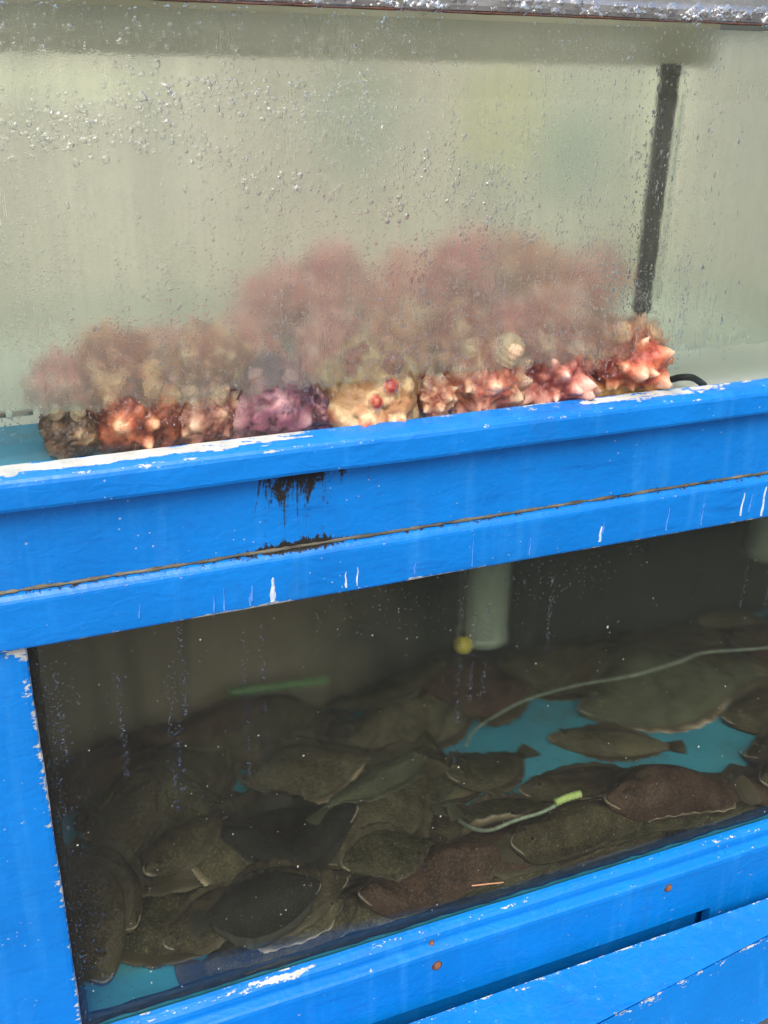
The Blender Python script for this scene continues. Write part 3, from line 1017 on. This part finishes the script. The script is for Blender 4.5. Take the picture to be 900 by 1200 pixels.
box('grime_film', (-.04, .0129, .34), (1.86, .0133, .985), M['smear'], lt, kind='stuff')

# specks and beads on the lower pane
X, Z, RR, EL = [], [], [], []
for _ in range(1500):
    X.append(rng.uniform(.0, 1.6)); Z.append(rng.uniform(.33, .955)); RR.append(rng.uniform(.0003, .0007) * (2.0 if rng.uniform() < .06 else 1)); EL.append(rng.uniform(.8, 1.5))
for cx0 in (.158, .166, .178, .02, .03, .1, .255, .28, .56, .58, .60, .70, 1.05, 1.1):
    zt = rng.uniform(.86, .955); zb = zt - rng.uniform(.1, .3)
    for _ in range(90):
        X.append(cx0 + rng.normal(0, .0022)); Z.append(rng.uniform(zb, zt)); RR.append(rng.uniform(.0004, .001)); EL.append(rng.uniform(.8, 1.6))
for _ in range(380):
    X.append(abs(rng.normal(.008, .022)) + .006); Z.append(rng.uniform(.33, .955)); RR.append(rng.uniform(.0004, .001)); EL.append(rng.uniform(.8, 1.6))
for _ in range(300):
    X.append(rng.uniform(.35, .85)); Z.append(rng.uniform(.87, .957)); RR.append(rng.uniform(.0004, .001)); EL.append(rng.uniform(.8, 1.6))
X, Z, RR, EL = map(np.array, (X, Z, RR, EL))
k = (Z > .335) & (Z < .957)
X, Z, RR, EL = X[k], Z[k], RR[k], EL[k]
drops('water_beads', X, Z, RR, RR * EL, RR * .3, .0064, lt)
n = 420
rr = rng.gamma(1.6, .00022, n) + .0002
drops('lime_flecks', rng.uniform(.01, 1.7, n), rng.uniform(.335, .955, n), rr, rr * rng.uniform(.6, 1.6, n), rr * .2, .0063, lt, 'fleck')

# ------------------------------------------------------------------ flatfish, draped over each other
GX0, GY0, GS = -.10, 0.0, .01
GN, GM = 200, 64
HM = np.full((GN, GM), FZ)


def blur(a, it):
    for _ in range(it):
        p = np.pad(a, 1, mode='edge')
        a = (p[1:-1, 1:-1] * 2 + p[:-2, 1:-1] + p[2:, 1:-1] + p[1:-1, :-2] + p[1:-1, 2:]) / 6
    return a


def dil(a, it):
    for _ in range(it):
        p = np.pad(a, 1, mode='edge')
        a = np.maximum.reduce([p[1:-1, 1:-1], p[:-2, 1:-1], p[2:, 1:-1], p[1:-1, :-2], p[1:-1, 2:]])
    return a


def samp(a, x, y):
    fx = np.clip((x - GX0) / GS, 0, GN - 1.001)
    fy = np.clip((y - GY0) / GS, 0, GM - 1.001)
    i, j = fx.astype(int), fy.astype(int)
    u, v = fx - i, fy - j
    return a[i, j] * (1 - u) * (1 - v) + a[i + 1, j] * u * (1 - v) + a[i, j + 1] * (1 - u) * v + a[i + 1, j + 1] * u * v


FM = {
    'dark': mat_fish('flatfish_dark', (.006, .006, .006), (.018, .017, .016), (.05, .048, .042), .35),
    'olive': mat_fish('flatfish_olive', (.040, .044, .028), (.095, .098, .066), (.15, .15, .105), .3),
    'brown': mat_fish('flatfish_brown', (.018, .014, .008), (.080, .064, .040), (.17, .135, .09), .6),
    'tan': mat_fish('flatfish_tan', (.026, .021, .012), (.115, .096, .060), (.21, .18, .12), .6),
    'spot': mat_fish('flatfish_speckled', (.008, .007, .004), (.075, .066, .038), (.17, .15, .09), .9),
    'red': mat_fish('flatfish_reddish', (.026, .014, .011), (.095, .052, .040), (.17, .115, .095), .5),
}
FINM = {
    'dark': mat_fin('fin_dark', (.018, .018, .016), (.05, .045, .04)),
    'brown': mat_fin('fin_brown', (.060, .048, .031), (.115, .092, .065)),
    'olive': mat_fin('fin_olive', (.065, .066, .044), (.12, .118, .085)),
    'pale': mat_fin('fin_pale', (.11, .088, .062), (.85, .66, .54)),
}


def bodyw(u):
    return np.interp(u, [0, .02, .06, .12, .2, .3, .42, .55, .68, .78, .84, .88], [.012, .035, .062, .095, .130, .158, .170, .160, .122, .075, .045, .036])


def thickness(u):
    return np.interp(u, [0, .04, .12, .25, .45, .65, .8, .88], [.45, .7, .95, 1.0, .95, .7, .4, .25])


def make_fish(head, tail, mk, label, group, bend=.0, seed=0, lift=0.0, headlift=0.0, wide=1.0, thick=.026, stiff=20, parts=True, lips=.5, name='flounder'):
    global HM
    hx, hy = head
    tx, ty = tail
    L = math.hypot(tx - hx, ty - hy)
    ax = np.array([(tx - hx) / L, (ty - hy) / L])
    ay = np.array([-ax[1], ax[0]])
    D = dil(HM, 1)
    base = blur(D, stiff)
    base = np.maximum(base, .55 * D + .45 * base)
    base = blur(base, 3)
    th = thick * L / .28

    def place(u, v):
        """u 0..1 along the fish, v lateral in units of length -> x, y"""
        c = bend * np.sin(u * 3.0 + seed) * L * .5
        px = hx + ax[0] * u * L + ay[0] * (v * L * wide * 1.32 + c)
        py = hy + ax[1] * u * L + ay[1] * (v * L * wide * 1.32 + c)
        return px, py

    def ground(px, py, u):
        z = samp(base, px, py) + .0015
        over = np.maximum(0, .024 - py)
        py2 = np.where(py < .024, .024 - .006 * (1 - np.exp(-over / .02)), py)
        z = z + over * .22
        ob = np.maximum(0, py - (LY1 - .012))
        py2 = np.minimum(py2, LY1 - .012)
        z = z + ob * .8 + lift + headlift * np.clip(1 - u / .35, 0, 1) ** 1.5
        return py2, z
    t = thing(name, label, 'fish', group, (float(hx + (tx - hx) * .45), float(max(.03, hy + (ty - hy) * .45)), FZ))
    NU, NV = 44, 16
    us = np.concatenate([np.linspace(0, .12, 12, endpoint=False), np.linspace(.12, .88, NU - 11)])
    nu = len(us)
    vv = np.linspace(-1, 1, NV + 1)
    U, Vv = np.meshgrid(us, vv, indexing='ij')
    Wd = bodyw(U)
    px, py = place(U, Vv * Wd)
    py, zb = ground(px, py, U)
    dome = np.clip(1 - np.abs(Vv) ** 2.4, 0, 1) ** .75
    nz = np.array([[mnoise.noise((float(U[i, j]) * 7 + seed * 3.1, float(Vv[i, j]) * 1.5, 0)) for j in range(NV + 1)] for i in range(nu)])
    h = th * thickness(U) * dome * (1 + .22 * nz)
    # gill groove, brow ridges
    h = h - th * .16 * np.exp(-((U - (.20 + .05 * np.abs(Vv))) / .012) ** 2) * (np.abs(Vv) < .85)
    h = h + th * .22 * (np.exp(-(((U - .085) / .022) ** 2 + ((Vv * Wd - .022) / .016) ** 2)) + np.exp(-(((U - .105) / .022) ** 2 + ((Vv * Wd + .024) / .016) ** 2)))
    h = h - th * .08 * np.exp(-((Vv - .05) / .06) ** 2) * (U > .25)
    zt = zb + .003 + h
    top = np.stack([px, py, zt], -1).reshape(-1, 3)
    bot = np.stack([px, py, zb + .0005 - 0 * h], -1).reshape(-1, 3)
    Vt = np.concatenate([top, bot])
    k = nu * (NV + 1)
    I = lambda i, j, s: s * k + i * (NV + 1) + j
    F = []
    for i in range(nu - 1):
        for j in range(NV):
            F.append((I(i, j, 0), I(i + 1, j, 0), I(i + 1, j + 1, 0), I(i, j + 1, 0)))
            F.append((I(i, j, 1), I(i, j + 1, 1), I(i + 1, j + 1, 1), I(i + 1, j, 1)))
    for i in range(nu - 1):
        F.append((I(i, 0, 0), I(i, 0, 1), I(i + 1, 0, 1), I(i + 1, 0, 0)))
        F.append((I(i, NV, 0), I(i + 1, NV, 0), I(i + 1, NV, 1), I(i, NV, 1)))
    for j in range(NV):
        F.append((I(0, j, 0), I(0, j + 1, 0), I(0, j + 1, 1), I(0, j, 1)))
        F.append((I(nu - 1, j, 0), I(nu - 1, j, 1), I(nu - 1, j + 1, 1), I(nu - 1, j + 1, 0)))
    o0 = np.array(t.location)
    me = mesh_of('body', Vt - o0, F)
    edge = np.concatenate([(np.abs(Vv) ** 10).ravel() * .35, np.full(k, .3)])
    add_attr(me, 'edge', edge)
    b = link_mesh('body', me, FM[mk], t, True)
    b.matrix_parent_inverse = Matrix.Identity(4)
    # raise the height map
    gi = np.clip(((px - GX0) / GS).round().astype(int), 0, GN - 1).ravel()
    gj = np.clip(((py - GY0) / GS).round().astype(int), 0, GM - 1).ravel()
    np.maximum.at(HM, (gi, gj), zt.ravel())

    def fin(name_, ufun, n, rows, mat):
        Vs, E = [], []
        for i in range(n + 1):
            for j in range(rows + 1):
                uu, vl, zz, ee = ufun(i / n, j / rows)
                x_, y_ = place(np.array([uu]), np.array([vl]))
                y_, z_ = ground(x_, y_, np.array([uu]))
                Vs.append((x_[0] - o0[0], y_[0] - o0[1], z_[0] + zz - o0[2]))
                E.append(ee)
        Fs = []
        m = rows + 1
        for i in range(n):
            for j in range(rows):
                Fs.append((i * m + j, (i + 1) * m + j, (i + 1) * m + j + 1, i * m + j + 1))
        nv = len(Vs)
        Vs = Vs + [(a, c, d - .0012) for a, c, d in Vs]
        Fs = Fs + [tuple(v + nv for v in f[::-1]) for f in Fs]
        for i in range(n):
            Fs.append((i * m + rows, (i + 1) * m + rows, (i + 1) * m + rows + nv, i * m + rows + nv))
        me_ = mesh_of(name_, Vs, Fs)
        add_attr(me_, 'edge', E + E)
        f_ = link_mesh(name_, me_, mat, t, True)
        f_.matrix_parent_inverse = Matrix.Identity(4)
        X_ = np.array(Vs[:nv]) + o0
        np.maximum.at(HM, (np.clip(((X_[:, 0] - GX0) / GS).round().astype(int), 0, GN - 1), np.clip(((X_[:, 1] - GY0) / GS).round().astype(int), 0, GM - 1)), X_[:, 2])

    for s, nm in ((1, 'dorsal_fin'), (-1, 'anal_fin')):
        u0, u1 = (.07, .84) if s > 0 else (.20, .84)

        def fu(a, r_, s=s, u0=u0, u1=u1):
            u_ = u0 + (u1 - u0) * a
            wv = float(bodyw(np.array([u_]))[0])
            ht = .052 * math.sin(math.pi * min(1, max(0, a)) ** .9) ** .6 if 0 < a < 1 else .004
            rip = math.sin(a * 46 + seed * 2) * .0016 * r_ + .004 * r_ * mnoise.noise((a * 6, seed * 1.7, s))
            zig = 1 + .10 * math.sin(a * 190) * (r_ > .9)
            return u_, s * (wv * .97 + ht * r_ * zig), .0035 + .0015 * (1 - r_) + rip, r_ ** 2
        fin(nm, fu, 60, 3, FINM[finmap(s)])

    def tu(a, r_):
        u_ = .865 + .135 * a + .012 * math.sin(a * 1.5) * (1 - (2 * r_ - 1) ** 2)
        hw = .034 + .048 * a ** .8
        return min(u_, 1.02), (2 * r_ - 1) * hw, .0045 + .001 * math.sin(r_ * 40), a ** 3
    fin('tail_fin', tu, 8, 12, FINM[finmap(0)])
    if parts:
        # pectoral fin, eyes and lips
        def pu(a, r_):
            return .215 + .085 * a * (1 - .35 * (2 * r_ - 1) ** 2), .045 + (2 * r_ - 1) * (.010 + .016 * a), th * .97 + .0035 - .004 * a, a ** 2 * .5
        fin('pectoral_fin', pu, 5, 5, FINM[finmap(0)])
        for (ue, ve) in ((.085, .022), (.105, -.024)):
            x_, y_ = place(np.array([ue]), np.array([ve]))
            y_, z_ = ground(x_, y_, np.array([ue]))
            bm = bmesh.new()
            bmesh.ops.create_uvsphere(bm, u_segments=12, v_segments=8, radius=.0050 * L / .28)
            e_ = bpy.data.meshes.new('eye'); bm.to_mesh(e_); bm.free()
            eo = link_mesh('eye', e_, M['eye_ring'], t, True)
            eo.matrix_parent_inverse = Matrix.Identity(4)
            eo.location = (x_[0] - o0[0], y_[0] - o0[1], z_[0] - o0[2] + th * .98)
            bm = bmesh.new()
            bmesh.ops.create_uvsphere(bm, u_segments=10, v_segments=6, radius=.0032 * L / .28)
            e_ = bpy.data.meshes.new('pupil'); bm.to_mesh(e_); bm.free()
            po = link_mesh('pupil', e_, M['pupil'], eo, True)
            po.matrix_parent_inverse = Matrix.Identity(4)
            po.location = (-.0005, -.0016, .0026)
        pts = []
        for a in np.linspace(-1, 1, 9):
            uu = .004 + .05 * abs(a) ** 1.6
            vl = a * .050
            x_, y_ = place(np.array([uu - .006]), np.array([vl]))
            y_, z_ = ground(x_, y_, np.array([uu]))
            pts.append((x_[0] - o0[0], y_[0] - o0[1], z_[0] - o0[2] + th * .34))
        lo = link_mesh('lip', tube_mesh('lip', pts, .0042 * lips * L / .28, 8, 3, lambda u: .35 + .65 * math.sin(math.pi * min(max(u, .02), .98)) ** .6), M['lip'], t, True)
        lo.matrix_parent_inverse = Matrix.Identity(4)
    return t


_fin = ['brown', 'brown']


def finmap(s):
    return _fin[0] if s > 0 else (_fin[1] if s < 0 else ('dark' if _fin[0] == 'dark' else ('olive' if _fin[0] == 'olive' else 'brown')))


def fish(head, tail, mk, label, group='flatfish lying on the tank floor', fins=('brown', 'brown'), **kw):
    _fin[0], _fin[1] = fins
    return make_fish(head, tail, mk, label, group, **kw)


BG = 'flatfish piled along the back wall'
for k, (h, t, mk) in enumerate([
        ((.02, .52), (.30, .49), 'brown'), ((.30, .55), (.58, .50), 'tan'), ((.62, .50), (.92, .54), 'brown'), ((.94, .56), (1.24, .51), 'tan'), ((1.27, .52), (1.57, .54), 'brown'), ((1.60, .42), (1.66, .12), 'brown'),
        ((.10, .44), (.40, .51), 'tan'), ((.44, .46), (.73, .50), 'brown'), ((.76, .54), (1.06, .52), 'brown'), ((1.10, .52), (1.40, .50), 'tan'), ((1.40, .44), (1.72, .38), 'brown'),
        ((.02, .57), (.30, .58), 'tan'), ((.04, .43), (.30, .46), 'brown'), ((.55, .55), (.26, .57), 'brown'), ((.5, .57), (.2, .585), 'brown'), ((.86, .50), (.58, .46), 'tan'), ((1.62, .55), (1.32, .56), 'tan'), ((1.5, .48), (1.78, .50), 'brown'), ((.92, .56), (.62, .57), 'tan'), ((1.32, .56), (1.02, .57), 'brown')]):
    xm = (h[0] + t[0]) / 2
    lm = 'near the left post' if xm < .3 else ('around the green tube' if xm < .62 else ('behind the hanging pipe' if xm < .95 else ('behind the long air hose' if xm < 1.3 else 'below the wide pale pipe')))
    fish(h, t, mk, 'dim %s flatfish piled along the back wall %s' % (mk, lm), BG, seed=k + 1, bend=.04 * ((k % 3) - 1), parts=False)

LF = 'flatfish lying on the tank floor'
UG = 'flatfish at the bottom of the pile'
GAP = [(.70, .40), (.80, .33), (.86, .26), (.90, .20), (1.0, .185), (1.2, .155), (1.34, .19), (1.43, .26), (1.30, .33), (1.1, .37), (1.08, .46), (.95, .44), (.85, .41)]


def inside(x, y, poly):
    c = False
    for (x0, y0), (x1, y1) in zip(poly, poly[1:] + poly[:1]):
        if (y0 > y) != (y1 > y) and x < (x1 - x0) * (y - y0) / (y1 - y0) + x0:
            c = not c
    return c


def blocked(h, t):
    L = math.hypot(t[0] - h[0], t[1] - h[1])
    for a in np.linspace(0, 1, 9):
        for b in (-.2, -.1, 0, .1, .2):
            b_ = b * (1 if .1 < a < .75 else .4)
            x = h[0] + (t[0] - h[0]) * a - (t[1] - h[1]) * b_
            y = h[1] + (t[1] - h[1]) * a + (t[0] - h[0]) * b_
            if inside(x, y, GAP) or math.hypot(x - .10, y - .05) < .035 or not (-.03 < x < 1.8):
                return True
    return False


ur = np.random.default_rng(31)
placed = []
for k in range(900):
    L = ur.uniform(.25, .34)
    x, y, a = ur.uniform(.0, 1.75), (ur.uniform(.05, .075) if k < 300 else ur.uniform(.055, .56)), ur.normal(0, .35) + (math.pi if ur.uniform() < .4 else 0)
    if any(math.hypot((x - p[0]) * .62, y - p[1]) < .086 for p in placed):
        continue
    h, t = (x - L / 2 * math.cos(a), y - L / 2 * math.sin(a)), (x + L / 2 * math.cos(a), y + L / 2 * math.sin(a))
    if blocked(h, t):
        continue
    placed.append((x, y))
    mk = ('brown', 'tan', 'spot', 'red', 'brown')[len(placed) % 5]
    lm = 'beside the left post' if x < .22 else ('around the blackish one' if x < .52 else ('near the short hose' if x < .86 else ('near the turquoise patch' if x < 1.35 else 'in the right end of the tank')))
    dp = 'close to the front glass' if y < .12 else ('deep under the pile' if y < .32 else 'towards the back wall')
    fish(h, t, mk, '%s flatfish mostly hidden %s %s' % ({'spot': 'speckled', 'red': 'reddish'}.get(mk, mk), dp, lm), UG, seed=60 + k, bend=ur.uniform(-.04, .04), parts=False)
print('UNDER', len(placed))
fish((1.06, .405), (1.46, .345), 'olive', 'large olive flatfish with pale fin fringe behind the bare turquoise patch', LF, ('olive', 'pale'), seed=21, wide=.9)
fish((.955, .352), (1.195, .232), 'tan', 'plain brown flatfish lying alone on the bare turquoise floor', LF, ('brown', 'brown'), seed=22, wide=.72, bend=.03)
fish((1.325, .275), (1.62, .19), 'brown', 'brown flatfish beside the right end of the bare turquoise patch', LF, seed=23)
fish((1.28, .155), (1.58, .08), 'brown', 'brown flatfish in front of the right end of the turquoise patch', LF, seed=24)
fish((.705, .400), (.63, .20), 'spot', 'dark speckled flatfish left of the turquoise patch, lying head inward', LF, ('olive', 'olive'), seed=25)
fish((.690, .262), (.905, .338), 'spot', 'speckled olive flatfish jutting into the left side of the turquoise patch', LF, ('olive', 'brown'), seed=26, bend=.04)
fish((.815, .222), (1.115, .160), 'brown', 'brown flatfish along the front edge of the turquoise patch with pale snout', LF, ('brown', 'pale'), seed=27, wide=.8)
fish((.845, .150), (.655, .195), 'spot', 'heavily speckled flatfish with the thin hose across its belly', LF, ('olive', 'brown'), seed=28, wide=1.0)
fish((.93, .105), (1.24, .115), 'brown', 'dark brown flatfish between the hose fitting and the right front glass', LF, seed=29)
fish((.05, .375), (.345, .350), 'tan', 'tan flatfish with a pink white fin edge, left of the blackish one', LF, ('brown', 'pale'), seed=30, bend=-.03)
fish((.335, .40), (.60, .345), 'tan', 'tan flatfish with a pale fin edge behind the blackish one', LF, ('brown', 'pale'), seed=31)
fish((.06, .27), (.20, .40), 'brown', 'dim brown flatfish near the left post, under the others', LF, seed=32)
fish((.385, .125), (.165, .250), 'tan', 'wide tan flatfish in front of the blackish one', LF, ('pale', 'brown'), seed=33)
fish((.405, .150), (.675, .300), 'tan', 'largest mottled tan flatfish, partly under the smooth grey olive one', LF, ('brown', 'brown'), seed=34, bend=.03)
fish((.60, .095), (.87, .075), 'red', 'reddish flatfish with a pale rippled fin below the hose', LF, ('pale', 'brown'), seed=37)
fish((.435, .060), (.71, .055), 'red', 'dark reddish flatfish close behind the front glass', LF, seed=38)
fish((.70, .050), (.99, .045), 'brown', 'dark brown flatfish pressed against the front glass under the hose fitting', LF, seed=39)
fish((.885, .060), (1.20, .050), 'red', 'rust brown flatfish against the front glass with its snout showing', LF, ('brown', 'pale'), seed=40)
fish((1.22, .05), (1.52, .05), 'brown', 'brown flatfish against the front glass at the far right', LF, seed=41)
fish((.485, .205), (.205, .262), 'dark', 'blackish flatfish darker than all the others', LF, ('dark', 'dark'), seed=35, wide=1.35, thick=.026)
fish((.66, .310), (.405, .205), 'olive', 'narrow smooth grey olive flatfish beside the blackish one', LF, ('olive', 'olive'), seed=36, wide=.55)
fish((.425, .112), (.605, .115), 'spot', 'small speckled flatfish with raised eyes and pale snout, on top of the pile', LF, ('brown', 'brown'), seed=42, headlift=.012, wide=1.1, lips=1.0)
fish((.10, .14), (.02, .36), 'brown', 'dark brown flatfish in the left corner beside the post', LF, seed=43)
fish((.13, .195), (.285, .30), 'brown', 'brown flatfish raising its snout above a sliver of turquoise', LF, seed=44, headlift=.02, wide=1.1, lips=1.0)
fish((.40, .045), (.21, .085), 'tan', 'tan flatfish with a bright pale fin edge at the front glass', LF, ('pale', 'brown'), seed=45)
fish((.135, .080), (.285, .130), 'brown', 'brown flatfish gaping beside the left front corner', LF, seed=46, headlift=.02, wide=1.1, lips=1.0)
fish((.045, .075), (.02, .34), 'brown', 'dim flatfish squeezed along the left post', LF, seed=48)
fish((.42, .078), (.185, .100), 'brown', 'brown flatfish under the shadowy dark one at the front glass', LF, seed=49)
fish((.37, .060), (.175, .085), 'dark', 'shadowy dark flatfish curled against the front glass at lower left', LF, ('dark', 'dark'), seed=47)


# ------------------------------------------------------------------ hoses and pipes in the lower tank
def rest(pts, r_, add=.0):
    out = []
    D = dil(HM, 1)
    for x, y, z in pts:
        out.append((x, y, max(z, float(samp(D, np.array([x]), np.array([y]))[0]) + r_ + add)))
    return out


o = link_mesh('air_hose', tube_mesh('air_hose', rest([(.775, .365, .345), (.80, .385, .36), (.849, .40, .37), (.934, .412, .385), (1.042, .395, .405), (1.148, .36, .425), (1.251, .345, .445), (1.31, .342, .455), (1.426, .30, .465), (1.60, .25, .48)], .0026), .0026, 8, 6), M['hose'], None, True)
tag(o, 'long cloudy air hose curving over the turquoise patch', 'hose')
hz = thing('short_hose', 'short pale green hose with a lime fitting lying across a speckled flatfish', 'hose', loc=(.74, .09, .39))
pts = rest([(.662, .165, .35), (.664, .128, .36), (.687, .103, .36), (.728, .087, .36), (.768, .082, .36), (.80, .086, .36)], .0035)
link_mesh('hose_line', tube_mesh('hose_line', pts, .0035, 8, 6), M['hose'], hz, True)
p2 = rest([(.800, .086, .37), (.825, .088, .37), (.850, .088, .37)], .006, .004)
link_mesh('lime_fitting', tube_mesh('lime_fitting', p2, .0065, 10, 8, lambda u: 1 + .18 * math.sin(u * 40)), M['lime'], hz, True)

pv = thing('drain_pipe', 'pale grey green pipe hanging down into the dark tank', 'pipe', loc=(.757, .30, .64))
link_mesh('pipe_body', tube_mesh('pipe_body', [(.757, .30, .637), (.757, .30, .75), (.757, .30, .9), (.757, .30, 1.094)], .043, 28, 6), M['pvc'], pv, True)
link_mesh('pipe_rim', tube_mesh('pipe_rim', [(.757, .30, .634), (.757, .30, .648)], .0455, 28, 2), M['pvc'], pv, True)
yk = thing('float_ball', 'small yellow plastic float beside the hanging pipe end', 'float', loc=(.705, .27, .645))
bm = bmesh.new(); bmesh.ops.create_uvsphere(bm, u_segments=20, v_segments=14, radius=.0165)
me = bpy.data.meshes.new('ball'); bm.to_mesh(me); bm.free()
b_ = link_mesh('ball', me, M['yellow'], yk, True); b_.matrix_parent_inverse = Matrix.Identity(4)
link_mesh('stem', tube_mesh('stem', [(.705, .27, .66), (.705, .272, .8), (.705, .275, 1.094)], .0022, 8, 5), M['dark'], yk, True)
pw = thing('inlet_pipe', 'wide pale pipe at the right end of the dark tank', 'pipe', loc=(1.49, .40, .6))
link_mesh('pipe_body', tube_mesh('pipe_body', [(1.49, .40, .63), (1.49, .40, .8), (1.49, .40, 1.094)], .05, 24, 6), M['pvc'], pw, True)
link_mesh('pipe_rim', tube_mesh('pipe_rim', [(1.49, .40, .628), (1.49, .40, .645)], .053, 24, 2), M['pvc'], pw, True)
o = link_mesh('green_tube', tube_mesh('green_tube', rest([(.36, .575, .425), (.44, .572, .43), (.56, .56, .43)], .008), .009, 10, 6), M['green'], None, True)
tag(o, 'green tube lying along the back of the flatfish pile', 'tube')
o = link_mesh('splinter', tube_mesh('splinter', [(.604, .0055, .3765), (.632, .0052, .3705), (.661, .0055, .3635)], .0009, 6, 3), M['wood'], None, True)
tag(o, 'thin pink splinter stuck to the lower glass pane', 'splinter')
